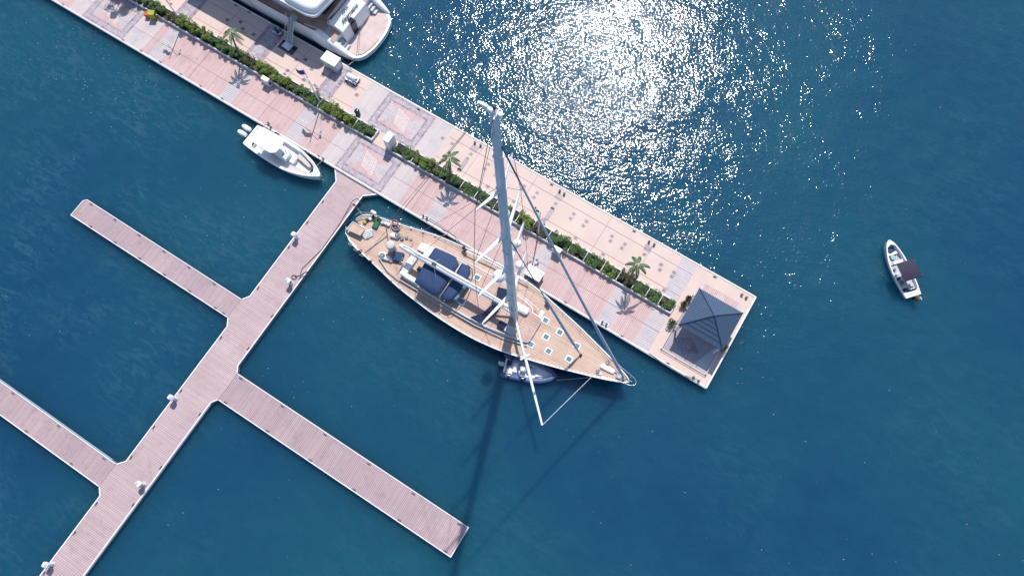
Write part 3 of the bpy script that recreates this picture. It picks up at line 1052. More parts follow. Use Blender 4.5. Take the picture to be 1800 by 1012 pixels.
potted((4.75, 22.2, DZ), 'green potted plant at the lower left corner of the gazebo roof', 'leaf_palm', .5, seed=2)
potted((4.85, 24.6, DZ), 'small potted shrub halfway along the left side of the gazebo', 'leaf_red', .35, seed=4)
potted((4.95, 25.4, DZ), 'reddish potted shrub at the upper left side of the gazebo', 'leaf_red', .3, seed=6)
potted((10.35, 22.7, DZ), 'yellowish potted plant squeezed between gazebo rail and pier end', 'leaf_yel', .45, seed=8)


# ------------------------------------------------------------------ hull tools
def interp(st, x):
    for i in range(len(st) - 1):
        a, b = st[i], st[i + 1]
        if a[0] <= x <= b[0]:
            f = (x - a[0]) / (b[0] - a[0])
            return [a[k] + (b[k] - a[k]) * f for k in range(1, len(a))]
    return list(st[0][1:] if x < st[0][0] else st[-1][1:])


def smooth_st(st, n):
    """Catmull-Rom resample of (x, b, z) stations"""
    out = []
    m = len(st)
    for i in range(m - 1):
        p0, p1, p2, p3 = st[max(i - 1, 0)], st[i], st[i + 1], st[min(i + 2, m - 1)]
        for k in range(n):
            t_ = k / n
            out.append(tuple(.5 * ((2 * p1[j]) + (-p0[j] + p2[j]) * t_ + (2 * p0[j] - 5 * p1[j] + 4 * p2[j] - p3[j]) * t_ * t_ + (-p0[j] + 3 * p1[j] - 3 * p2[j] + p3[j]) * t_ ** 3) for j in range(len(p1))))
    out.append(tuple(st[-1]))
    return out


def hull(st, levels, xmid, tscale):
    """levels: list of (z or None for sheer, beam factor, length factor)"""
    rows = []
    for (x, b, z) in st:
        half = []
        for (lz, bf, lf) in levels:
            half.append((xmid + (x - xmid) * lf, b * bf, z if lz is None else lz))
        row = half + [(p[0], -p[1], p[2]) for p in half[::-1]]
        rows.append(row)
    mb = MB().sheet(rows)
    mb.add(rows[0], [tuple(range(len(rows[0])))])
    return mb


def deck_poly(st, inset=0, zoff=0):
    up = [(x, max(b - inset, .01), z + zoff) for (x, b, z) in st]
    mb = MB()
    n = len(up)
    vs = up + [(x, -b, z) for (x, b, z) in up]
    mb.add(vs, [(i, n + i, n + i + 1, i + 1) for i in range(n - 1)])
    return mb


def rim(st, w, h, zoff=0, out=0.0, x_from=-1e9):
    """raised strip following the sheer on both sides and across the stern"""
    mb = MB()
    s2 = [s for s in st if s[0] >= x_from]
    for sg in (-1, 1):
        rows = []
        for (x, b, z) in s2:
            bo, bi = b + out, max(b - w, .0)
            rows.append([(x, sg * bo, z + zoff), (x, sg * bo, z + zoff + h), (x, sg * bi, z + zoff + h), (x, sg * bi, z + zoff)])
        mb.sheet(rows, False)
    return mb


# ------------------------------------------------------------------ sailing yacht
SO, SA = (3.9, 14.55), R_(1.43)
YD = -0.42         # the yacht floats this much lower than its own zero
class YFrame(Frame):
    def px(s, x, y, z):
        p = s.w(at(x, y, z + YD))
        return Vector((p.x, p.y, z))


SF = YFrame(SO, SA)
yt = thing('sailing_yacht', 'large navy sailing yacht with teak decks moored along the pier', 'sailing yacht', (SO[0], SO[1], YD), SA)
ST = smooth_st([(-32.75, .75, 2.25), (-32.3, 1.5, 2.25), (-31.3, 1.95, 2.25), (-29.5, 2.32, 2.2), (-27.5, 2.75, 2.15), (-25, 3.32, 2.15), (-22.5, 3.66, 2.15), (-20, 3.93, 2.15),
                (-17, 4.05, 2.15), (-14.5, 3.95, 2.18), (-12, 3.62, 2.2), (-10, 3.15, 2.25), (-7, 2.42, 2.35), (-4.4, 1.68, 2.42), (-2.5, 1.12, 2.48), (-1.2, .66, 2.52), (-.4, .34, 2.55), (0, .06, 2.56)], 3)
hull(ST, [(None, 1, 1), (1.6, .99, .99), (.9, .965, .972), (.1, .90, .94), (-.9, .55, .90), (-1.5, .02, .8)], -15, 1).build('hull', M['navyhull'], yt)
deck_poly(ST, .02, 0).build('deck', M['teak'], yt)
rim(ST, .07, .12, 0, .03).build('toe_rail', M['white'], yt)
rim([(x, b - .08, z) for (x, b, z) in ST if b > .4], .2, .03, 0).build('covering_board', M['teak_x'], yt)


def zd(x):
    return interp(ST, x)[1]


# coachroof: low teak-topped deckhouse
def rounded(pts, r=.3, n=4):
    P = [Vector((p[0], p[1])) for p in pts]
    out = []
    m = len(P)
    for i in range(m):
        a = (P[i - 1] - P[i])
        b = (P[(i + 1) % m] - P[i])
        rr = min(r, a.length * .45, b.length * .45)
        p0 = P[i] + a.normalized() * rr
        p2 = P[i] + b.normalized() * rr
        for k in range(n + 1):
            t_ = k / n
            q = p0 * (1 - t_) ** 2 + P[i] * 2 * t_ * (1 - t_) + p2 * t_ * t_
            out.append((q.x, q.y))
    return out


CR_OUT = [(-25.2, -2.2), (-22.5, -2.42), (-19, -2.55), (-16, -2.55), (-13, -2.25), (-10.4, -1.65), (-10.4, 1.2), (-11.6, 1.25), (-11.9, 1.75), (-13.5, 2.05), (-16, 2.4), (-19, 2.4), (-22.5, 2.2), (-25.2, 1.95)]
co_ = rounded(CR_OUT, .35, 3)
MB().prism(co_, 2.1, 2.62).build('coachroof_side', M['offwhite'], yt)
inn = [(p[0] * .995 - .08, p[1] * .955) for p in co_]
MB().prism(inn, 2.5, 2.66).build('coachroof_top', M['teak2'], yt)
g_ = MB()
for sg in (-1, 1):
    pts = [(x, sg * (yy + .05), 2.78) for (x, yy) in [(-24.5, 2.1), (-22.5, 2.3), (-19, 2.42), (-16, 2.42), (-13.5, 2.12), (-11.2, 1.75)]]
    g_.tube(pts, .035, 6)
g_.build('grab_rail', M['alu'], yt)
# varnished coaming low on both sides of the cockpit
for sg in (-1,):
    MB().tube([(x, sg * y, 2.42) for (x, y) in [(-28.3, 1.7), (-26.8, 2.4), (-25.5, 2.62), (-23, 2.66), (-19.5, 2.78), (-16, 2.8), (-13, 2.5), (-10.4, 1.95)]], .06, 8).build('coaming', M['greywhite'], yt)

# cockpit: white benches round a teak well
MB().box((-24.1, -.25, 2.68), (2.3, 3.9, .06)).build('cockpit_sole', M['teak_x'], yt)
for nm, c, d in (('bench', (-24.15, 1.35, 2.9), (2.1, .85, .42)), ('bench', (-25.0, -.9, 2.9), (.75, 2.6, .42)), ('bench', (-24.0, -2.0, 2.86), (1.8, .5, .36))):
    b_ = MB().box(c, d, bev=.08).build(nm, M['white'], yt)
MB().box((-23.7, .75, 3.05), (1.1, .3, .5), bev=.03).build('cockpit_table', M['alu'], yt)
MB().box((-23.6, -.75, 3.05), (.8, .5, .3), bev=.03).build('companionway_hatch', M['black'], yt)
# aft helm: seat, pedestals, wheels, winches
for (x, y, rz) in ((-27.3, -.95, 0),):
    MB().box((x + .75, y + .35, 2.42), (1.0, 1.0, .34), .3, bev=.05).build('navy_seat', M['navy'], yt)
dr = MB()
dr.lathe((-27.6, -.2, 2.2), [(.42, 0), (.42, 1.2), (.44, 1.4)], 18)
drum = dr.build('mizzen_drum', M['greywhite'], yt)
MB().lathe((-27.6, -.2, 3.6), [(.45, -.02), (.47, .08), (.4, .16), (.2, .2), (.01, .21)], 18).build('drum_cap', M['cushion'], drum)


def winch(x, y, z, r=.16, m='steel'):
    mb = MB().lathe((x, y, z), [(r * 1.25, 0), (r * 1.2, .05), (r * .75, .1), (r * .7, .22), (r, .26), (r, .3), (r * .35, .33), (r * .3, .36)], 14)
    o = mb.build('winch', M[m], yt)
    MB().tube([(x, y, z + .37), (x + .22, y + .1, z + .37)], .02, 5).build('winch_handle', M['black'], o)


for (px, py, z, r) in ((698, 413, 2.6, .26), (706.5, 419, 2.35, .2), (714.5, 418, 2.3, .16), (722, 421, 2.25, .13), (672, 449, 2.6, .28), (687, 455, 2.5, .24), (765, 506, 2.7, .13)):
    p = SF.px(px, py, z)
    winch(p.x, p.y, z - .3, r)
for (px, py) in ((693, 414), (673, 447), (679, 453)):
    p = SF.px(px, py, 2.4)
    MB().box((p.x, p.y, 2.38), (.85, .5, .34), .25, bev=.1).build('winch_plinth', M['white'], yt)
for sg in (-1, 1):
    c = Vector((-25.9, sg * .9, 2.95))
    mb = MB()
    mb.ring([(c.x, c.y + .38 * math.cos(a), c.z + .38 * math.sin(a)) for a in [i * PI / 8 for i in range(16)]], .025, 6)
    for k in range(3):
        a = k * PI / 3
        mb.tube([(c.x, c.y - .37 * math.cos(a), c.z - .37 * math.sin(a)), (c.x, c.y + .37 * math.cos(a), c.z + .37 * math.sin(a))], .014, 5)
    mb.build('steering_wheel', M['steel'], yt)

# canvas: big bimini over the cockpit, sprayhood in front with bow tube


def canopy(poly, z, crown, nm, m='navy'):
    cx = sum(p[0] for p in poly) / len(poly)
    cy = sum(p[1] for p in poly) / len(poly)
    mb = MB()
    rings = []
    for f, dz in ((1.0, -.12), (.97, 0), (.7, crown * .6), (.35, crown * .92)):
        rings.append([(cx + (p[0] - cx) * f, cy + (p[1] - cy) * f, z + dz) for p in poly])
    n = len(poly)
    vs = [p for r in rings for p in r] + [(cx, cy, z + crown)]
    fs = [(i * n + k, i * n + (k + 1) % n, (i + 1) * n + (k + 1) % n, (i + 1) * n + k) for i in range(3) for k in range(n)]
    fs += [(3 * n + k, 3 * n + (k + 1) % n, 4 * n) for k in range(n)]
    mb.add(vs, fs, True)
    mb.add([(p[0], p[1], p[2] - .02) for p in rings[0]], [tuple(range(n))])
    return mb.build(nm, M[m], yt)


canopy(rounded([(-23.35, 1.75), (-21.0, 1.95), (-20.25, 1.4), (-20.35, -2.1), (-20.75, -2.5), (-23.2, -2.4), (-23.4, 0)], .2, 4), 4.35, .12, 'bimini')
canopy(rounded([(-20.25, 1.8), (-19.3, 1.85), (-18.85, 1.3), (-18.9, -1.2), (-19.1, -2.1), (-19.6, -2.4), (-20.2, -2.3), (-20.1, 0)], .25, 4), 3.95, .08, 'sprayhood')
bt = MB()
bt.tube([(-20.1, 1.85, 2.7), (-19.6, 1.9, 3.9), (-18.95, 1.7, 3.95), (-18.5, 1.1, 3.95), (-18.35, -.2, 3.95), (-18.5, -1.5, 3.95), (-19.1, -2.35, 3.9), (-20.1, -2.4, 2.7)], .045, 8)
bt.build('sprayhood_frame', M['navyhull'], yt)
bt = MB()
bt.tube([(-20.2, 1.9, 2.7), (-20.18, 1.8, 4.2), (-20.05, 0, 4.42), (-20.2, -2.35, 4.2), (-20.25, -2.5, 2.7)], .035, 8)
bt.build('bimini_frame', M['offwhite'], yt)
for y in (-2.4, 1.75):
    MB().tube([(-23.2, y, 2.6), (-23.2, y, 4.3)], .025, 6).build('bimini_pole', M['offwhite'], yt)
MB().box((-18.9, -.55, 3.3), (.6, 2.6, .9), bev=.12).build('windscreen', M['hatchglass'], yt)


def hatch(x, y, z, s=.62, rz=0.0):
    o = MB().box((x, y, z + .04), (s, s * .92, .1), rz, bev=.03).build('deck_hatch', M['white'], yt)
    MB().box((x, y, z + .096), (s * .68, s * .62, .02), rz).build('hatch_glass', M['hatchglass'], o)


for (px, py, z) in ((839, 488, 2.66), (812, 530, 2.66), (959, 563, 2.22), (984, 584, 2.25), (960, 592, 2.22), (933, 605, 2.22), (964, 617, 2.25), (1014, 608, 2.33), (1000, 631, 2.33)):
    p = SF.px(px, py, z)
    hatch(p.x, p.y, z, .72)
# raised deckhouse windows around the mast
dw = MB()
dw.prism(rounded([(-15.95, 1.7), (-15.0, 1.95), (-14.4, .8), (-15.5, .55)], .1, 2), 2.6, 2.98)
dw.build('deckhouse_window', M['glass'], yt)
MB().prism([(-15.75, .35), (-14.8, .62), (-14.65, -.05), (-15.6, -.2)], 2.6, 2.96).build('deckhouse_window', M['glass'], yt)
MB().prism([(-15.6, -.35), (-14.65, -.25), (-14.85, -1.3), (-15.85, -1.35)], 2.6, 2.95).build('deckhouse_window', M['glass'], yt)
MB().prism([(-15.95, -1.5), (-14.95, -1.45), (-15.35, -2.4), (-16.7, -2.35)], 2.6, 2.92).build('deckhouse_window', M['glass'], yt)
MB().box((-13.55, -1.5, 2.85), (.85, .75, .3), .0, bev=.05).build('companion_glass', M['glass'], yt)
sb = MB().box((-12.6, -1.5, 2.88), (1.1, .8, .36), .0, bev=.05).build('mast_locker', M['greywhite'], yt)
for k in range(3):
    MB().box((-12.95 + k * .33, -1.5, 3.07), (.03, .74, .02)).build('locker_slat', M['alu'], sb)
MB().box((-12.75, .95, 2.95), (1.6, .78, .5), .0, bev=.16).build('liferaft_case', M['white'], yt)
MB().box((-10.75, 1.35, 2.36), (.45, 1.25, .3), .12, bev=.08).build('white_vent_box', M['white'], yt)
# foredeck gear
for (px, py) in ((1051, 652), (1068, 637)):
    p = SF.px(px, py, 2.6)
    winch(p.x, p.y, 2.45, .17)
p = SF.px(1068, 648, 2.6)
MB().box((p.x, p.y, 2.6), (1.5, .5, .3), .05, bev=.1).build('windlass_cover', M['white'], yt)
MB().box((-1.1, -.05, 2.62), (.55, .5, .25), .2, bev=.05).build('windlass', M['steel'], yt)
MB().box((-2.9, -.75, 2.52), (.5, .25, .1), .3, bev=.03).build('fairlead', M['white'], yt)
MB().tube([(-1.8, .15, 2.62), (.25, .12, 2.6)], .05, 6).build('anchor_chain', M['steel'], yt)
# stern: boarding platform, rail gear
pl = MB().prism([SF.px(*q, 2.9)[:2] for q in ((609, 403), (620, 390), (642, 402), (633, 414))], 2.78, 2.9)
pf = pl.build('boarding_platform', M['teak_x'], yt)
MB().tube([SF.px(609, 403, 2.95), SF.px(620, 390, 2.95), SF.px(642, 402, 2.95)], .05, 6).build('platform_edge', M['white'], pf)
st_ = MB()
for k in range(5):
    st_.prism([SF.px(*q, 2.5)[:2] for q in ((634 + k * 1.5, 409 + k * 2.2), (655, 403.5 + k * 2.0), (655.5, 405.5 + k * 2.), (635 + k * 1.5, 411 + k * 2.2))], 2.3, 2.72 - k * .08)
st_.build('boarding_steps', M['offwhite'], yt)
MB().prism([SF.px(*q, 2.4)[:2] for q in ((637, 417), (655, 406), (648, 419))], 2.25, 2.42).build('side_step', M['teak'], yt)
gm = SF.px(661, 395, 2.4)
MB().box((gm.x, gm.y, 2.35), (.6, .85, .25), .1, bev=.05).build('green_locker', M['green'], yt)
for k, (px, py, m) in enumerate(((641, 390, 'yellow'), (645, 386, 'navy'), (651, 384, 'white'), (660, 385, 'yellow'), (668, 387, 'black'), (672, 391, 'greywhite'), (678, 392, 'offwhite'), (683, 394, 'white'), (656, 381, 'navyhull'), (664, 383, 'green'))):
    p = SF.px(px, py, 2.5)
    MB().box((p.x, p.y, 2.4), (.36, .32, .3), k * .7, bev=.06).build('deck_crate', M[m], yt)
p = SF.px(657, 374, 3.0)
MB().box((p.x, p.y, 3.0), (.62, .3, .5), 0, bev=.06).build('outboard_bracket', M['white'], yt)
p = SF.px(694.5, 391, 2.9)
lb = MB().ring([(p.x + .32 * math.cos(a), p.y + .20 * math.sin(a), 2.85 + .2 * math.sin(a)) for a in [i * PI / 8 for i in range(16)]], .06, 8)
lb.build('lifebuoy', M['orange'], yt)
p = SF.px(695, 399.5, 2.4)
lr = MB().ring([(p.x + .42 * math.cos(a), p.y + .28 * math.sin(a), 2.3) for a in [i * PI / 8 for i in range(16)]], .10, 8)
lr.build('rope_coil', M['wire'], yt)
MB().box((p.x, p.y, 2.3), (.3, .2, .1), 0, bev=.03).build('coil_centre', M['white'], yt)
for (px, py) in ((818, 440), (961, 531), (815, 436), (964, 535)):
    p = SF.px(px, py, 2.6)
    MB().ball((p.x, p.y, 2.65), .2, 1.2, 8).build('rope_bag', M['rope_d'], yt)
for (px, py) in ((632, 444), (651, 458), (633, 440)):
    p = SF.px(px, py, 2.5)
    MB().box((p.x, p.y, 2.45), (.35, .16, .2), .8, bev=.04).build('stern_cleat', M['black'], yt)
MB().tube([(-29.9, -2.0, 2.27), (-28.9, .8, 2.27)], .03, 5).build('traveller_track', M['wire'], yt)
MB().tube([SF.px(678, 391, 2.4), SF.px(683, 424, 3.2)], .03, 5).build('boat_hook', M['wire'], yt)
p = SF.px(845, 445, 2.5)
MB().tube([SF.px(818, 441, 2.7), SF.px(865, 462, 2.7), SF.px(930, 498, 2.7)], .07, 8).build('spinnaker_pole', M['offwhite'], yt)
for sg in (-1, 1):
    for k in range(4):
        x = -28.5 + k * 1.3
        MB().ball((x, sg * (interp(ST, x)[0] - .05), 2.3), .14, .8, 8).build('rail_fitting', M['white'], yt)

# guard rail
stn = []
for sg in (-1, 1):
    pts1, pts2 = [], []
    xs = [-30.6, -28.2, -25.8, -23.4, -21, -18.6, -16.2, -13.8, -11.4, -9, -6.6, -4.2, -2.6]
    for x in xs:
        b, z = interp(ST, x)
        MB().tube([(x, sg * (b - .12), z), (x, sg * (b - .08), z + .75)], .018, 5).build('stanchion', M['steel'], yt)
        pts1.append((x, sg * (b - .08), z + .74))
        pts2.append((x, sg * (b - .09), z + .4))
    MB().tube(pts1, .012, 4).tube(pts2, .010, 4).build('lifeline', M['alu'], yt)
pu = MB()
pu.tube([(-2.6, 1.06, 3.24), (-1.4, .72, 3.3), (.2, .42, 3.32), (.55, .2, 3.32), (.62, 0, 3.32), (.55, -.2, 3.32), (.2, -.42, 3.32), (-1.4, -.72, 3.3), (-2.6, -1.06, 3.24)], .03, 8)
for (x, y) in ((-1.4, .7), (-.1, .35), (-1.4, -.7), (-.1, -.35)):
    pu.tube([(x, y * .85, 2.5), (x, y, 3.3)], .022, 6)
pu.build('pulpit', M['steel'], yt)
pu = MB()
pu.tube([(-30.6, 2.0, 2.98), (-31.6, 1.85, 3.0), (-32.5, 1.4, 3.0), (-32.85, .8, 3.0)], .03, 8)
pu.tube([(-30.6, -2.0, 2.98), (-31.6, -1.8, 3.0), (-32.5, -1.35, 3.0), (-32.9, -.7, 3.0)], .03, 8)
for (x, y) in ((-31.6, 1.8), (-32.5, 1.35), (-31.6, -1.75), (-32.5, -1.3)):
    pu.tube([(x, y, 2.2), (x, y, 3.0)], .022, 6)
pu.build('pushpit', M['steel'], yt)
for (x, s) in ((-31.8, -1), (-31.0, -1), (-30.2, -1)):
    b, z = interp(ST, x)
    MB().tube([(x - .25, s * (b + .08), 1.9), (x + .25, s * (b + .1), 1.9)], [.13, .13], 8).build('fender', M['white'], yt)
p = SF.px(611, 392, 1.9)
MB().tube([(p.x - .1, p.y - .55, 1.9), (p.x + .1, p.y + .4, 1.9)], [.17, .17], 8).build('dark_fender', M['navyhull'], yt)

# mast: oval section, tapering, raked aft
MX0, MX1, MH0, MH1 = -13.05, -14.0, 2.2, 41.3


def mx(h):
    return MX0 + (MX1 - MX0) * (h - MH0) / (MH1 - MH0)


ms = MB()
rows = []
for i in range(15):
    s = i / 14
    h = MH0 + (MH1 - MH0) * s
    rx, ry = .46 - .20 * s ** 1.5, .33 - .15 * s ** 1.5
    rows.append([(mx(h) + rx * math.cos(a), ry * math.sin(a), h) for a in [k * PI / 8 for k in range(17)]])
ms.sheet(rows)
ms.add(rows[-1][:16], [tuple(range(16))])
ms.build('mast', M['alu'], yt)
for h in (6, 11, 14.8, 18.5, 22, 25.5, 29, 33, 37):
    MB().lathe((mx(h), 0, h), [(.47 - .15 * (h / 41), -.05), (.49 - .15 * (h / 41), 0), (.47 - .15 * (h / 41), .05)], 12).build('mast_band', M['offwhite'], yt)
MB().tube([(-13.0, -.45, 2.3), (-13.1, -.42, 8)], .03, 4).tube([(-13.4, .42, 2.3), (-14.2, .22, 36)], .02, 4).build('halyard', M['wire'], yt)
mh = MB()
mh.box((-14.1, 0, 41.35), (1.15, .22, .22), bev=.05)
mh.box((-14.6, .0, 41.5), (.5, .16, .12), bev=.03)
mh.tube([(-13.85, 0, 41.3), (-13.85, 0, 42.1)], .02, 5)
mh.tube([(-13.75, -.45, 41.5), (-13.8, .2, 41.5)], .05, 6)
mh.build('masthead_crane', M['white'], yt)
MB().ball((-14.0, .05, 41.6), .1, 1, 8).build('wind_sensor', M['black'], yt)
tips = {}
for (h, w_, sw) in ((11.0, 3.95, .75), (18.5, 3.6, .75), (25.5, 3.15, .65), (32.8, 2.15, .5)):
    for sg in (-1, 1):
        root = Vector((mx(h), sg * .2, h))
        tip = Vector((mx(h) - sw, sg * w_, h + .35))
        mid = root.lerp(tip, .45)
        mb = MB()
        rows = []
        for s in (0, .12, .3, .6, .85, 1.0):
            c = root.lerp(tip, s)
            wd = .17 - .085 * s if s < .99 else .05
            wd *= 1.1 * (.75 if h > 30 else (.9 if h > 24 else 1.0))
            rows.append([(c.x + wd * math.cos(a), c.y, c.z + .075 * math.sin(a)) for a in [k * PI / 5 for k in range(11)]])
        mb.sheet(rows)
        mb.add(rows[-1][:10], [tuple(range(10))])
        mb.build('spreader', M['white'], yt)
        tips[(h, sg)] = tip
hs = [11.0, 18.5, 25.5, 32.8]
for sg in (-1, 1):
    sh = MB()
    chain = [Vector((mx(41) + 0, sg * .15, 41.0)), tips[(32.8, sg)], tips[(25.5, sg)], tips[(18.5, sg)], tips[(11.0, sg)], Vector((-13.6, sg * 3.75, 2.3))]
    for a, b in zip(chain, chain[1:]):
        sh.tube([a, b], .022, 5)
    nxt = [18.5, 25.5, 32.8, 40.0]
    for h, n2 in zip(hs, nxt):
        sh.tube([tips[(h, sg)], (mx(n2), sg * .2, n2 - .3)], .015, 4)
    sh.tube([Vector((-12.7, sg * 3.5, 2.3)), (mx(11), sg * .2, 10.8)], .015, 4)
    sh.tube([Vector((-14.6, sg * 3.75, 2.3)), (mx(11), sg * .2, 10.8)], .015, 4)
    sh.build('shroud', M['wire'], yt)
    MB().tube([(mx(41) - .5, sg * .05, 41.2), (-29.6, sg * 2.25, 2.3)], .018, 5).build('backstay', M['wire'], yt)
    MB().tube([(mx(33), sg * .1, 33), (-26.0, sg * 3.0, 2.3)], .016, 5).build('running_backstay', M['wire'], yt)
MB().ball((-14.85, .55, 11.75), .6, 1.05, 20).build('radome', M['white'], yt)
MB().ball((-13.75, 1.75, 18.95), .36, 1.05, 16).build('radome', M['white'], yt)
MB().ball((-13.8, 2.35, 11.65), .42, 1.05, 16).build('radome', M['white'], yt)
# extra white lamp bar under the lowest spreaders
MB().tube([(mx(9) + .0, -.2, 9), (mx(10) - .5, -1.4, 10.7)], .06, 6).tube([(mx(9), .2, 9), (mx(10) - .5, 1.4, 10.7)], .06, 6).build('spreader_brace', M['white'], yt)

# boom
bm = MB()
rows = []
for (x, w_, h_) in ((-13.5, .14, .2), (-14.6, .25, .3), (-19, .33, .36), (-25.2, .3, .32), (-26.3, .24, .24)):
    z = 4.9
    rows.append([(x, w_ * math.cos(a) * (1 if abs(math.cos(a)) < .8 else 1.02), z + h_ * math.sin(a)) for a in [k * PI / 8 for k in range(17)]])
bm.sheet(rows)
bm.add(rows[-1][:16], [tuple(range(16))])
boom = bm.build('boom', M['white'], yt)
MB().tube([(-25.9, .02, 5.17), (-25.2, .1, 5.2), (-24.2, -.02, 5.23), (-22.5, .06, 5.24), (-20.5, -.0, 5.26), (-17, .04, 5.24), (-14.2, .0, 5.15)], .06, 5).build('furling_line', M['wire'], boom)
MB().box((-22.2, .0, 5.26), (.5, .3, .08), bev=.02).build('boom_fitting', M['black'], boom)
MB().tube([(-13.4, 0, 3.2), (-15.9, 0, 4.75)], .11, 8).build('vang', M['offwhite'], yt)
ml = MB()
ml.tube([(-24.9, .0, 4.6), (-24.9, 0, 3.1)], .03, 5)
ml.tube([(-22.3, 0, 5.2), (-19.6, -3.3, 2.5)], .012, 4)
ml.tube([(-22.5, 0, 5.2), (-21.5, 2.9, 2.5)], .012, 4)
ml.build('mainsheet', M['offwhite'], yt)
# stays with furled headsails
fs_ = [Vector((mx(38) + .25, 0, 38.2)), Vector((-.55, 0, 2.75))]
pts = [fs_[0].lerp(fs_[1], s) + Vector((0, 0, -.5 * math.sin(PI * s))) for s in [i / 12 for i in range(13)]]
MB().tube(pts[:2], .05, 8).build('forestay', M['wire'], yt)
MB().tube(pts[1:], [.065, .07, .08, .085, .095, .105, .115, .125, .14, .15, .16, .08], 10).build('furled_headsail', M['sailgrey'], yt)
fs2 = [Vector((mx(24.5) + .3, 0, 24.5)), Vector((-5.4, -.05, 2.5))]
pts = [fs2[0].lerp(fs2[1], s) + Vector((0, 0, -.25 * math.sin(PI * s))) for s in [i / 10 for i in range(11)]]
MB().tube(pts[:5], .045, 6).build('inner_forestay', M['wire'], yt)
MB().tube(pts[4:], [.10, .12, .13, .14, .15, .14, .05], 10).build('furled_staysail', M['sailgrey'], yt)
MB().lathe((-5.35, -.05, 2.33), [(.16, 0), (.16, .12), (.1, .25), (.1, .4)], 10).build('furling_drum', M['black'], yt)
MB().lathe((-.6, 0, 2.55), [(.2, 0), (.2, .15), (.12, .3), (.12, .5)], 10).build('furling_drum', M['steel'], yt)
# tender boom swung out over the water
pb = SF.px(953, 747, 3.9)
po = MB().tube([(-12.6, -.5, 4.1), (-9, -4.2, 4.0), tuple(pb)], [.13, .15, .10], 10).build('tender_boom', M['white'], yt)
pc = Vector((-12.6, -.5, 4.1)).lerp(pb, .37)
MB().box((pc.x, pc.y, 4.1), (1.1, .22, .2), R_(60), bev=.04).build('boom_clamp', M['offwhite'], po)
MB().tube([(pb.x, pb.y, 3.9), (-3.4, -1.5, 2.6)], .02, 4).build('boom_guy', M['white'], yt)
MB().tube([(-9, -4.2, 4.0), (-13.1, -.3, 12.5)], .014, 4).build('topping_lift', M['wire'], yt)
# ensign at the stern
MB().tube([(-31.9, 1.2, 2.3), (-33.3, 1.6, 4.4)], .025, 6).build('ensign_staff', M['offwhite'], yt)
fg = flag(yt, 'red', (-33.2, 1.55, 4.25), (.75, -.25), 1.1, .45, 'ensign', 2)

# ------------------------------------------------------------------ mooring lines and hoses


def rope(label, pts, m='rope', r=.022, sag=0.0, name='mooring_line', cat='rope'):
    P = [Vector(p) for p in pts]
    out = []
    for a, b in zip(P, P[1:]):
        for k in range(6):
            s = k / 6
            out.append(a.lerp(b, s) - Vector((0, 0, sag * math.sin(PI * s))))
    out.append(P[-1])
    return tag(MB().tube(out, r, 5).build(name, M[m]), label, cat)


def yw(x, y, z):
    c, s = math.cos(SA), math.sin(SA)
    return (SO[0] + x * c - y * s, SO[1] + x * s + y * c, z + YD)


rope('dark stern line from the yacht to the walkway dock', [yw(-30.4, -2.2, 2.3), (-30.5, 6.3, FZ + .12)], 'rope_d', .03, .25)
rope('black rope looping from the yacht stern over the walkway corner', [yw(-31.6, 1.9, 2.4), at(628, 349, 2.0), at(620, 353, 1.0), at(606, 378, FZ + .06), at(598, 392, FZ + .05), at(566, 438, FZ + .05), at(531, 472, FZ + .05), at(528, 482, FZ + .05)], 'rope_d', .035)
rope('dark hose coiled beside the walkway pedestal', [at(540, 477, FZ + .1), at(528, 484, FZ + .05), at(518, 486, FZ + .05)] + [tuple(at(517 + 4.5 * math.cos(a), 487 + 3.6 * math.sin(a), FZ + .06)) for a in [i * .55 for i in range(24)]], 'rope_d', .035, name='coiled_hose', cat='hose')
rope('pair of dark springs from the stern quarter to the pier edge', [at(748, 380, DZ + .3), at(775, 397, DZ + .2), at(800, 415, DZ + .1), at(806, 423, 1.6), yw(-20.8, 3.9, 2.3)], 'wire', .03)
rope('white line from the yacht side across to the pier beneath the spreaders', [yw(-24.2, 3.35, 2.3), at(788, 410, DZ + .1)], 'rope', .025, .1)
rope('white rope from the yacht bow to the inflatable tender', [yw(-3.2, -1.3, 2.4), (-2.2, 11.2, .65)], 'rope', .03, .1)
rope('dark bow line from the yacht to the pier end', [at(1228, 668, DZ + .25), at(1200, 658, DZ + .1), at(1160, 634, DZ + .07), at(1140, 620, DZ + .06)], 'rope_d', .03)
rope('light line from the centre console bow to the pier', [at(556, 292, 1.3), at(568, 281, DZ + .25)], 'rope', .02)
rope('stern line of the centre console boat to the bollard', [at(459, 221, 1.2), at(472, 219, DZ + .25)], 'rope_d', .025)
rope('dark line from motor yacht to the pier bollard', [at(573, 72, 3.0), at(590, 92, 2.2), at(618, 122, DZ + .3)], 'rope_d', .03)
rope('pale line looped from motor yacht stern to the pier edge', [at(624, 101, 1.2), at(623, 107, .7), at(611, 116, DZ + .1)], 'rope', .04)
rope('black mooring line from motor yacht bow side to the boarding stairs', [at(437, 0, 3.2), at(450, 16, 2.2), at(487, 49, DZ + .2)], 'rope_d', .03)
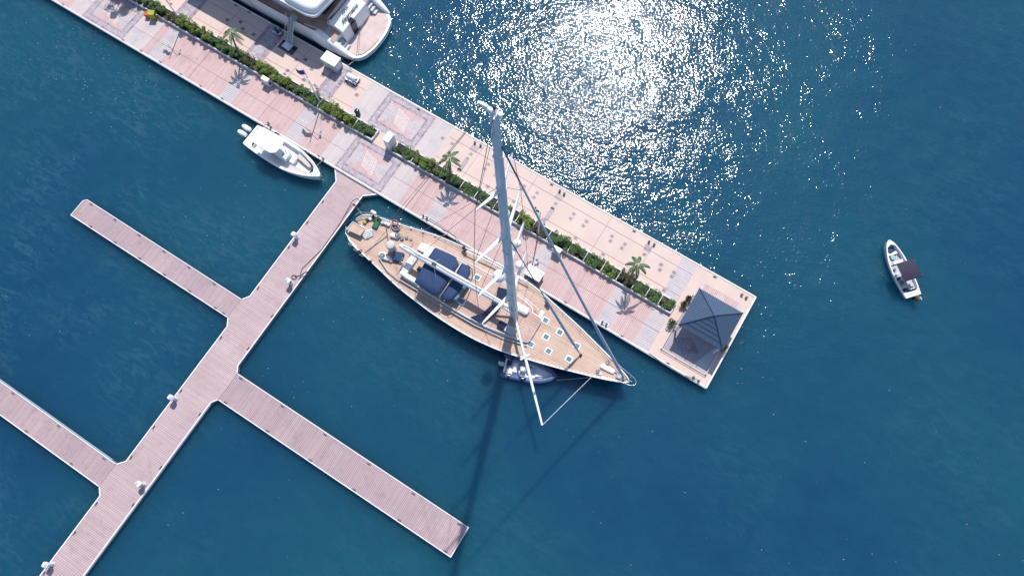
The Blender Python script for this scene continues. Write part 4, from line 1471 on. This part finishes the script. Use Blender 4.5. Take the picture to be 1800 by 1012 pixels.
for (px, py, lab) in ((765, 381, 'white mooring hardware on the pier edge beside the yacht stern quarter'), (1063, 567, 'white mooring hardware on the pier edge beside the yacht foredeck')):
    p = at(px - 16 if px < 800 else px, py, DZ)
    t = thing('mooring_bollard', lab, 'bollard', (p.x, PY0 + .35, DZ), 0, 'mooring hardware on the pier edge')
    MB().box((0, 0, .03), (.9, .4, .06), bev=.02).build('base_plate', M['white'], t)
    for k in (-.25, .25):
        MB().lathe((k, 0, .05), [(.1, 0), (.08, .25), (.13, .3), (.13, .34), (.02, .36)], 10).build('horn', M['wire'], t)
    MB().ring([(.2 * math.cos(a), .13 * math.sin(a), .14) for a in [i * PI / 6 for i in range(12)]], .04, 6).build('rope_turns', M['offwhite'], t)

# ------------------------------------------------------------------ centre console boat
cc = thing('centre_console_boat', 'white centre console motorboat with hardtop and twin outboards', 'motorboat', (-45.1, 16.62, 0), R_(-.6))
CS = smooth_st([(0, 1.32, .95), (.6, 1.42, .95), (2.5, 1.56, .98), (4.5, 1.60, 1.05), (6.2, 1.48, 1.15), (7.8, 1.12, 1.28), (8.9, .68, 1.38), (9.6, .28, 1.45), (9.85, .03, 1.48)], 3)
hull(CS, [(None, 1, 1), (.75, .97, .985), (.3, .9, .965), (0, .78, .95), (-.4, .1, .9)], 2, 1).build('hull', M['white'], cc)


def open_deck(st, gw, fz, t_, x0, x1, floorm, gm='white'):
    sin = [s for s in st if x0 <= s[0] <= x1]
    g = MB()
    for sg in (-1, 1):
        rows = []
        for (x, b, z) in st:
            inside = x0 <= x <= x1
            bi = max(b - gw, 0) if inside else 0
            rows.append([(x, sg * b, z), (x, sg * (b - .03 if b > .05 else b), z + .05), (x, sg * bi, z + .04)])
        g.sheet(rows, False)
    g.build('gunwale', M[gm], t_)
    iw = MB()
    rows = []
    for sg in (-1, 1):
        iw.sheet([[(x, sg * (b - gw), z + .04), (x, sg * (b - gw - .03), fz)] for (x, b, z) in sin], False)
    for s in (sin[0], sin[-1]):
        b = s[1] - gw
        iw.add([(s[0], -b, s[2] + .04), (s[0], b, s[2] + .04), (s[0], b, fz), (s[0], -b, fz)], [(0, 1, 2, 3)])
    iw.build('inner_liner', M[gm], t_)
    f = MB()
    n = len(sin)
    f.add([(x, b - gw, fz) for (x, b, z) in sin] + [(x, -(b - gw), fz) for (x, b, z) in sin], [(i, n + i, n + i + 1, i + 1) for i in range(n - 1)])
    f.build('cockpit_floor', M[floorm], t_)


open_deck(CS, .3, .55, cc, .9, 8.6, 'offwhite')
MB().box((4.6, 0, 1.0), (1.5, 1.1, .9), bev=.12).build('console', M['white'], cc)
MB().box((5.3, -.05, 1.52), (.55, .95, .3), 0, .5, bev=.04).build('console_screen', M['alu'], cc)
for y in (-.2, .25):
    MB().box((5.05, y, 1.62), (.16, .3, .12), .6, bev=.03).build('switch_panel', M['black'], cc)
MB().box((3.4, 0, .95), (.7, 1.1, .8), bev=.1).build('leaning_post', M['cushion'], cc)
MB().prism(rounded([(1.75, -1.0), (4.4, -1.05), (4.9, -.7), (4.95, .7), (4.4, 1.05), (1.75, 1.0)], .3, 5), 2.75, 2.86).build('hardtop', M['white'], cc)
for x in (2.2, 4.2):
    for y in (-.85, .85):
        MB().tube([(x, y * .8, .6), (x, y, 2.76)], .04, 6).build('hardtop_post', M['steel'], cc)
for y in (-.5, 0, .5):
    MB().box((1.55, y, 2.9), (.06, .2, .05)).build('rod_holder', M['black'], cc)
for sg in (-1, 1):
    MB().prism([(6.0, sg * .55), (7.9, sg * .25), (8.1, sg * .45), (7.4, sg * .95), (6.1, sg * 1.15)], .6, .98).build('bow_seat', M['cushion'], cc)
    MB().tube([(5.9, sg * 1.35, 1.3), (7.6, sg * 1.05, 1.45), (8.8, sg * .6, 1.55), (9.5, sg * .2, 1.6)], .02, 5).build('bow_rail', M['steel'], cc)
MB().box((6.0, 0, .85), (.6, .8, .55), bev=.1).build('front_seat', M['white'], cc)
MB().box((.55, 0, .96), (.55, 1.9, .16), bev=.06).build('transom_bench', M['white'], cc)
for k, y in enumerate((-.8, -.45, 0, .4, .75)):
    MB().box((1.0 + .1 * (k % 2), y, 1.0), (.14, .12, .16), k, bev=.03).build('transom_fitting', M['wire'], cc)
for y in (-.42, .36):
    o = MB().box((-.35, y, .75), (.3, .3, .7), bev=.05).build('outboard_leg', M['black'], cc)
    c = MB()
    rows = []
    for (x, w_, h_) in ((-1.28, .12, .1), (-1.15, .24, .22), (-.8, .29, .28), (-.35, .27, .27), (-.12, .2, .2)):
        rows.append([(x, y + w_ * math.cos(a), 1.15 + h_ * math.sin(a)) for a in [k * PI / 6 for k in range(13)]])
    c.sheet(rows)
    c.add(rows[0][:12], [tuple(range(12))])
    c.add(rows[-1][:12], [tuple(range(12))])
    c.build('outboard_cowling', M['white'], cc)
MB().tube([(2.2, 1.62, .95), (2.7, 1.68, .9)], .12, 8).tube([(6.4, 1.58, .95), (6.8, 1.5, .95)], .12, 8).build('fender', M['navyhull'], cc)

# ------------------------------------------------------------------ small fishing boat
fa = math.atan2(4.15, -4.75)
fi = thing('fishing_boat', 'small open white fishing boat with a dark canopy drifting off the pier', 'motorboat', (24.6, 38.1, 0), fa)
FS = smooth_st([(0, .86, .6), (1.2, 1.0, .6), (2.8, 1.06, .64), (4.2, .95, .72), (5.3, .68, .84), (6.0, .38, .92), (6.3, .08, .96)], 3)
hull(FS, [(None, 1, 1), (.4, .96, .985), (.1, .85, .96), (-.3, .1, .9)], 2, 1).build('hull', M['offwhite'], fi)
open_deck(FS, .14, .3, fi, .5, 5.6, 'greywhite', 'white')
cp = MB()
rows = []
for x in (1.5, 1.6, 2.5, 3.4, 3.5):
    dz = -.06 if x in (1.5, 3.5) else .0
    rows.append([(x, y + .2, 2.15 + .14 * math.cos(y * 1.3) + dz) for y in (-.98, -.9, -.5, 0, .5, .9, .98)])
cp.sheet(rows)
cp.sheet([[(p[0], p[1], p[2] - .03) for p in r] for r in rows])
cp.build('canopy', M['navy_d'], fi)
for x in (1.7, 3.3):
    for y in (-.95, .7):
        MB().tube([(x, y * .9, .6), (x, y, 2.15)], .02, 5).build('canopy_pole', M['steel'], fi)
MB().box((4.9, 0, .5), (.3, 1.0, .08)).build('thwart', M['white'], fi)
MB().box((1.2, .1, .5), (.32, 1.5, .1)).build('thwart', M['cushion'], fi)
MB().box((3.9, .0, .5), (.3, 1.4, .08)).build('thwart', M['white'], fi)
MB().box((.28, 0, .62), (.5, 1.55, .1), bev=.04).build('stern_deck', M['white'], fi)
MB().box((5.25, .1, .5), (.55, .5, .3), .3, bev=.06).build('navy_bag', M['navy'], fi)
MB().tube([(4.5, .1, .36), (4.5, .1, .52)], .26, 14).build('bait_bucket', M['paleblue'], fi)
for k, (x, y, m) in enumerate(((5.5, -.25, 'black'), (3.9, .45, 'greywhite'), (3.2, .55, 'wire'), (2.2, .55, 'rope_d'), (1.75, .3, 'wire'), (.95, .45, 'rope_d'), (.9, .0, 'greywhite'), (2.7, .5, 'alu'))):
    MB().box((x, y, .45), (.3, .24, .26), k * .8, bev=.05).build('gear_box', M[m], fi)
MB().tube([(4.1, -.1, .62), (5.0, -.55, .9)], .02, 4).tube([(3.3, .6, .6), (5.2, .5, .8)], .015, 4).build('fishing_rod', M['wire'], fi)
o = MB().box((-.2, -.1, .6), (.3, .3, .8), bev=.05).build('outboard_leg', M['black'], fi)
MB().box((-.38, -.1, 1.0), (.6, .38, .36), .1, bev=.1).build('outboard_cowling', M['brownpot'], fi)
MB().box((-.45, -.32, .95), (.4, .2, .3), .1, bev=.06).build('fuel_tank', M['greywhite'], fi)

# ------------------------------------------------------------------ inflatable tender
ra = math.atan2(1.75, 5.0)
rb = thing('inflatable_tender', 'navy inflatable tender tied beside the sailing yacht', 'tender', (-7.45, 9.75, 0), ra)
tb = MB()
tb.tube([(-.35, 1.0, .42), (0, 1.0, .42), (2.6, 1.0, .44), (3.8, .82, .52), (4.7, .45, .62), (5.2, 0, .68), (4.7, -.45, .62), (3.8, -.82, .52), (2.6, -1.0, .44), (0, -1.0, .42), (-.35, -1.0, .42)],
        [.06, .27, .28, .28, .27, .25, .27, .28, .28, .27, .06], 12)
tb.build('tube', M['rubberblue'], rb)
RS = smooth_st([(0, .8, .3), (2.6, .8, .32), (3.8, .62, .38), (4.6, .3, .45), (5.0, .05, .5)], 3)
hull(RS, [(None, 1, 1), (.05, .9, .98), (-.35, .1, .9)], 2, 1).build('hull', M['offwhite'], rb)
deck_poly(RS, .02, .02).build('floor', M['white'], rb)
MB().prism([(3.2, .5), (3.2, -.5), (4.4, -.2), (4.4, .2)], .4, .56).build('bow_locker', M['white'], rb)
MB().box((1.9, 0, .65), (.6, .6, .6), bev=.08).build('console', M['white'], rb)
MB().box((2.1, 0, 1.0), (.08, .5, .2)).build('windscreen', M['hatchglass'], rb)
MB().box((1.1, 0, .5), (.5, 1.1, .32), bev=.08).build('seat', M['white'], rb)
MB().box((.35, .3, .52), (.55, .5, .3), bev=.08).build('navy_cushion', M['navy'], rb)
MB().box((.05, 0, .5), (.2, 1.5, .34), bev=.04).build('transom', M['white'], rb)
oc = MB().box((-.35, .0, .95), (.62, .42, .42), bev=.12).build('outboard', M['greywhite'], rb)
MB().box((-.2, 0, .5), (.2, .2, .6)).build('outboard_leg', M['black'], oc)
for k, (x, y) in enumerate(((.3, -.45), (.6, .55), (1.6, .45), (2.4, -.3), (2.6, .3), (.25, -.1))):
    MB().box((x, y, .48), (.22, .16, .16), k, bev=.03).build('deck_gear', M['wire' if k % 2 else 'rope'], rb)
for x in (.6, 2.0):
    for y in (-1, 1):
        MB().tube([(x - .12, y, .44), (x + .12, y, .44)], .288, 12, False).build('tube_patch', M['navyhull'], rb)

# ------------------------------------------------------------------ motor yacht (stern to the right)
MY = thing('motor_yacht', 'big white multi deck motor yacht moored stern out at the quay', 'motor yacht', (-39.55, 34.05, 0), PI)
F2 = Frame((-39.55, 34.05), PI)
MS = smooth_st([(3.6, 3.75, 2.5), (5, 3.95, 2.95), (8, 4.15, 3.05), (14, 4.25, 3.1), (20, 4.2, 3.3), (26, 3.7, 3.6), (31, 2.6, 4.0), (35, 1.1, 4.3), (36.5, .1, 4.4)], 3)
hull(MS, [(None, 1, 1), (2.2, 1.0, 1), (1.0, .965, .99), (0, .93, .975), (-.6, .7, .95), (-1.2, .1, .9)], 10, 1).build('hull', M['white'], MY)
MB().sheet([[(x, sg * (b + .004) * 1.0, 2.05), (x, sg * (b + .004), 2.12)] for (x, b, z) in MS for sg in (1,)], False).build('rub_strake', M['alu'], MY)
dk = deck_poly(MS, .05, -.02)
dk.build('main_deck', M['teak2'], MY)
rim(MS, .14, .42, -.02, 0, 5.0).build('bulwark', M['white'], MY)
rim([(x, b - .02, z + .4) for (x, b, z) in MS], .12, .05, 0, 0, 5.2).build('cap_rail', M['varnish'], MY)
# swim platform
plat = [(0.0, 0), (.08, 1.4), (.45, 2.7), (1.1, 3.45), (2.2, 3.75), (4.0, 3.85), (4.0, -3.85), (2.2, -3.75), (1.1, -3.45), (.45, -2.7), (.08, -1.4)]
MB().prism(rounded(plat, .5, 3), .45, 1.02).build('swim_platform', M['white'], MY)
tp = [(p[0] * .93 + .27, p[1] * .93) for p in rounded(plat, .5, 3)]
tkp = MB().prism(tp, .9, 1.035).build('platform_teak', M['teak_pale'], MY)
MB().tube([(.35, 0, 1.07), (.4, 1.3, 1.07), (.75, 2.5, 1.07), (1.2, 3.0, 1.07)], .04, 6).build('yellow_hose', M['rope_y'], MY)
MB().tube([(4.0, -1.8, 1.3), (1.2, 3.2, 1.1)], .03, 5).build('stern_line', M['wire'], MY)
MB().tube([(4.3, -2.2, 1.3), (1.1, 2.9, 1.1)], .02, 5).build('stern_line', M['wire'], MY)
# transom block with garage door and name
tb_ = MB()
tv = [(3.1, 2.35, 1.0), (3.05, 0, 1.0), (3.1, -2.35, 1.0), (3.25, 2.25, 2.9), (3.2, 0, 3.05), (3.25, -2.25, 2.9), (4.9, 2.35, 3.75), (4.7, 0, 3.9), (4.9, -2.35, 3.75), (5.3, 2.35, 1.0), (5.3, 0, 1.0), (5.3, -2.35, 1.0), (5.3, 2.35, 3.7), (5.3, 0, 3.85), (5.3, -2.35, 3.7)]
tf = [(0, 1, 4, 3), (1, 2, 5, 4), (3, 4, 7, 6), (4, 5, 8, 7), (6, 7, 13, 12), (7, 8, 14, 13), (0, 3, 6, 12, 9), (2, 11, 14, 8, 5)]
tb_.add(tv, tf)
trn = tb_.build('transom_block', M['white'], MY)
MB().box((3.1, .55, 1.95), (.14, .8, 1.75)).build('transom_door', M['glass'], trn)
MB().prism([(3.14, .3), (3.5, .3), (3.5, .85), (3.14, .85)], 2.9, 3.22).build('door_hood', M['glass'], trn)
MB().tube([(4.95, 2.45, 3.6), (4.7, 1.2, 4.02), (4.62, 0, 4.08), (4.7, -1.2, 4.02), (4.95, -2.45, 3.9), (7.4, -3.3, 3.95)], .07, 8).tube([(4.95, 2.45, 3.85), (7.2, 3.2, 3.9)], .07, 8).tube([(4.7, 1.2, 4.02), (4.95, 2.3, 4.0), (5.2, 2.5, 3.9)], .07, 8).build('aft_rail', M['varnish'], MY)


def text(s, size, shear, m, parent, mw, nm):
    cu = bpy.data.curves.new(nm, 'FONT')
    cu.body = s
    cu.size = size
    cu.shear = shear
    cu.extrude = .008
    cu.align_x = 'CENTER'
    cu.align_y = 'CENTER'
    cu.offset = .004
    tmp = bpy.data.objects.new('tmp', cu)
    col.objects.link(tmp)
    dg = bpy.context.evaluated_depsgraph_get()
    me = bpy.data.meshes.new_from_object(tmp.evaluated_get(dg))
    bpy.data.objects.remove(tmp)
    me.name = nm
    me.materials.clear()
    me.materials.append(m)
    me.transform(mw)
    o = bpy.data.objects.new(nm, me)
    col.objects.link(o)
    o.parent = parent
    return o


# the name lies on the sloping panel: read from astern, so text-right is local -y, text-up is +x/up the slope
sl = Vector((1.5, 0, .85)).normalized()
rt = Vector((0, -1, 0))
nrm = rt.cross(sl)
def tm(c):
    return Matrix(((rt.x, sl.x, nrm.x, c[0]), (rt.y, sl.y, nrm.y, c[1]), (rt.z, sl.z, nrm.z, c[2]), (0, 0, 0, 1)))
def pz(x):
    return 3.05 + (x - 3.2) * .85 / 1.5


text('ASPEN', .40, 0, M['wire'], trn, tm((4.25, .15, pz(4.25) + .03)), 'name_lettering')
text('Alternative', .66, .35, M['black'], trn, tm((3.72, .12, pz(3.72) + .03)), 'name_lettering')
# stairs each side, wing mouldings
for sg in (-1, 1):
    stp = MB()
    for k in range(7):
        stp.box((2.7 + k * .36, sg * 2.95, 1.15 + .28 * k - .4), (.36, .95, .28 + .8))
    stp.build('stern_stairs', M['greywhite'], MY)
    wg = MB()
    rows = []
    for (x, z, w_) in ((1.25, 1.1, .12), (2.0, 1.5, .3), (3.0, 2.1, .42), (4.2, 2.75, .46), (5.4, 3.3, .42), (6.6, 3.45, .25), (7.4, 3.35, .1)):
        yy = sg * (3.55 + min(.3, (x - 1.2) * .09))
        rows.append([(x, yy - w_, 1.0), (x, yy - w_, z - .12), (x, yy - w_ * .6, z), (x, yy + w_ * .5, z), (x, yy + w_ * .75, z - .15), (x, yy + w_ * .75, 1.0)])
    wg.sheet(rows)
    wg.add(rows[0], [tuple(range(6))])
    wg.build('wing_moulding', M['white'], MY)
# aft deck furniture, deckhouse, upper decks
MB().box((6.9, 0, 3.35), (1.3, 3.2, .5), bev=.1).build('aft_settee', M['navy'], MY)
MB().prism(rounded([(9.5, -3.2), (24, -3.1), (28, -1.6), (28, 1.6), (24, 3.1), (9.5, 3.2)], .8, 4), 3.0, 5.5).build('deckhouse', M['white'], MY)
wn_ = MB()
for sg in (-1, 1):
    for k in range(6):
        wn_.box((11.2 + k * 2.2, sg * 3.17, 4.4), (1.9, .1, 1.0))
wn_.build('saloon_windows', M['glass'], MY)
up_ = rounded([(5.1, -3.6), (6.2, -3.95), (24, -3.95), (29, -2.0), (29, 2.0), (24, 3.95), (6.2, 3.95), (5.1, 3.6), (4.75, 0)], 1.1, 6)
MB().prism(up_, 5.5, 5.85).build('upper_deck', M['offwhite'], MY)
bl = MB()
rr = rounded([(5.2, -3.3), (6.4, -3.7), (9.8, -3.7), (9.8, 3.7), (6.4, 3.7), (5.2, 3.3), (4.9, 0)], 1.2, 6)
n_ = len(rr)
cx_ = sum(p[0] for p in rr) / n_
lv = [(1.0, 5.85), (.99, 6.25), (.94, 6.48), (.85, 6.58), (.6, 6.62)]
vs = [(cx_ + (p[0] - cx_) * f, p[1] * f, z) for (f, z) in lv for p in rr]
bl.add(vs, [(i * n_ + k, i * n_ + (k + 1) % n_, (i + 1) * n_ + (k + 1) % n_, (i + 1) * n_ + k) for i in range(4) for k in range(n_)], True)
bl.add(vs[4 * n_:], [tuple(range(n_))], True)
bl.build('sun_deck_moulding', M['white'], MY)
rim([(x, 3.95 if x > 6.4 else 3.8, 5.85) for x in (9.8, 12, 16, 20, 24)], .12, .9, 0).build('upper_bulwark', M['white'], MY)
wl = MB().ring([(9.2 + 1.5 * math.cos(a), 1.3 + 1.2 * math.sin(a), 6.68) for a in [i * PI / 10 for i in range(20)]], .09, 8)
wl.build('stairwell_rail', M['varnish'], MY)
MB().lathe((9.2, 1.3, 6.6), [(1.4, 0), (1.4, .05), (.01, .05)], 20).build('stairwell', M['glass'], MY)
MB().prism(rounded([(12, -2.7), (22, -2.6), (24.5, -1.2), (24.5, 1.2), (22, 2.6), (12, 2.7)], .7, 4), 5.85, 7.9).build('wheelhouse', M['white'], MY)
wn_ = MB()
for sg in (-1, 1):
    wn_.box((17, sg * 2.68, 7.1), (8.5, .1, .8))
wn_.build('wheelhouse_windows', M['glass'], MY)
MB().prism(rounded([(11.5, -3.1), (22.5, -2.8), (23.5, 0), (22.5, 2.8), (11.5, 3.1)], .9, 5), 7.9, 8.15).build('hardtop', M['white'], MY)
ra_ = MB()
for sg in (-1, 1):
    ra_.tube([(13.5, sg * 2.7, 8.1), (14.3, sg * 2.3, 9.6)], [.3, .2], 8)
ra_.tube([(14.3, -2.4, 9.6), (14.3, 2.4, 9.6)], .2, 8)
ra_.build('radar_arch', M['white'], MY)
MB().ball((14.3, 1.2, 10.1), .45, 1, 14).build('radome', M['white'], MY)
MB().ball((14.3, -1.2, 10.1), .45, 1, 14).build('radome', M['white'], MY)
# varnished boarding gate on the bulwark
MB().tube([(5.6, 3.75, 3.5), (6.0, 3.95, 3.6), (7.2, 4.1, 3.62), (7.4, 4.1, 3.4)], .07, 8).build('boarding_gate', M['varnish'], MY)

# ------------------------------------------------------------------ boarding stairs
a0 = F2.px(507, 84, DZ)
a1 = F2.px(507, 33, 3.6)
pA, pB = at(510, 78, DZ), at(512, 36, 3.55)
ang = math.atan2(pB.y - pA.y, pB.x - pA.x)
t = thing('boarding_stairs', 'grey folding boarding stairs leading from the quay up to the motor yacht', 'gangway', (pA.x, pA.y, DZ), ang)
L = math.hypot(pB.x - pA.x, pB.y - pA.y)
RZ = 3.55 - DZ
for sg in (-.36, .36):
    MB().tube([(0, sg, .2), (L, sg, RZ + .1)], .06, 6).build('stringer', M['offwhite'], t)
    hd = MB().tube([(0, sg * 1.1, 1.1), (L, sg * 1.1, RZ + 1.0)], .03, 6)
    for k in range(5):
        s = k / 4
        hd.tube([(L * s, sg * 1.1, .2 + RZ * s), (L * s, sg * 1.1, 1.1 + (RZ - .1) * s)], .022, 5)
    hd.build('handrail', M['steel'], t)
for k in range(11):
    s = (k + .5) / 11
    MB().box((L * s, 0, .22 + (RZ - .1) * s), (.24, .68, .05)).build('tread', M['greywhite'], t)
MB().box((-.35, 0, .12), (.9, 1.1, .2), bev=.03).build('landing', M['alu'], t)
for sg in (-.75, .75):
    MB().tube([(-.2, sg - .06, .16), (-.2, sg + .06, .16)], .16, 10).build('wheel', M['black'], t)
MB().box((L + .3, 0, RZ + .06), (.8, .9, .08)).build('top_platform', M['greywhite'], t)
p = at(506, 84, DZ)
tag(MB().box((0, 0, 0), (2.1, 1.15, .03)).build('door_mat', M['navyhull'], None, (p.x, p.y, DZ + .03), 0), 'dark rectangular mat at the foot of the boarding stairs', 'mat')
p = at(489, 58, DZ)
t = thing('equipment_trolley', 'small dark trolley loaded with gear beside the boarding stairs', 'trolley', (p.x, p.y, DZ), .2)
MB().box((0, 0, .3), (1.1, .7, .08)).build('tray', M['alu'], t)
for k, (x, y) in enumerate(((-.3, .1), (.15, -.15), (.35, .2))):
    MB().box((x, y, .5), (.34, .3, .32), k, bev=.03).build('gear_box', M['wire' if k != 1 else 'black'], t)
MB().tube([(-.55, -.3, .3), (-.65, -.3, 1.0), (-.65, .3, 1.0), (-.55, .3, .3)], .025, 6).build('handle', M['steel'], t)
for a in (-.4, .4):
    for b in (-.3, .3):
        MB().tube([(a, b - .03, .12), (a, b + .03, .12)], .12, 8).build('wheel', M['black'], t)

# ------------------------------------------------------------------ floating debris
random.seed(99)


def occupied(x, y):
    if y > 18 and y < 30 and x < 11.2:
        return True
    if -34.2 < x < -30 and y < 18.3:
        return True
    for (a, b, c, d) in ((-56, -34, -1.4, 1.4), (-30, -2, -8.6, -5), (-90, -34, -21.2, -18.3), (-29, 4.2, 10, 18.5), (-46.5, -35, 15, 18.3), (-9, -1.5, 8, 18), (-77, -39, 29, 39)):
        if a < x < b and c < y < d:
            return True
    return False


db = MB()
cents = [(at(px, py, 0), s, n) for (px, py, s, n) in ((100, 100, 3.0, 50), (150, 120, 2.5, 50), (215, 150, 2.5, 45), (130, 155, 1.2, 12), (240, 130, 2, 25), (420, 320, 2.5, 25), (690, 470, 2.5, 0), (590, 500, 2.5, 35),
                                                   (300, 190, 3, 25), (1250, 560, 3, 10), (1290, 620, 2.5, 25), (1130, 620, 1.2, 16), (700, 570, 2.5, 25), (480, 680, 2, 15), (380, 440, 2.5, 15), (660, 370, 1.8, 14))]
pts = []
for (c, s, n) in cents:
    for _ in range(n):
        pts.append((c.x + random.gauss(0, s), c.y + random.gauss(0, s)))
for _ in range(240):
    c = at(random.uniform(0, 1800), random.uniform(100, 1012), 0)
    pts.append((c.x, c.y))
for (x, y) in pts:
    if occupied(x, y):
        continue
    r = random.choice((.012, .015, .02, .025, .04))
    a = random.uniform(0, PI)
    db.add([(x + r * (1 + .8 * (k % 2)) * math.cos(a + k * PI / 3), y + r * math.sin(a + k * PI / 3), .012) for k in range(6)], [tuple(range(6))])
tag(db.build('floating_debris', mat('pale_debris', (.50, .46, .40), .8, var=.38, vs=1)), 'scattered pale leaves and flecks floating on the water', 'debris', kind='stuff')
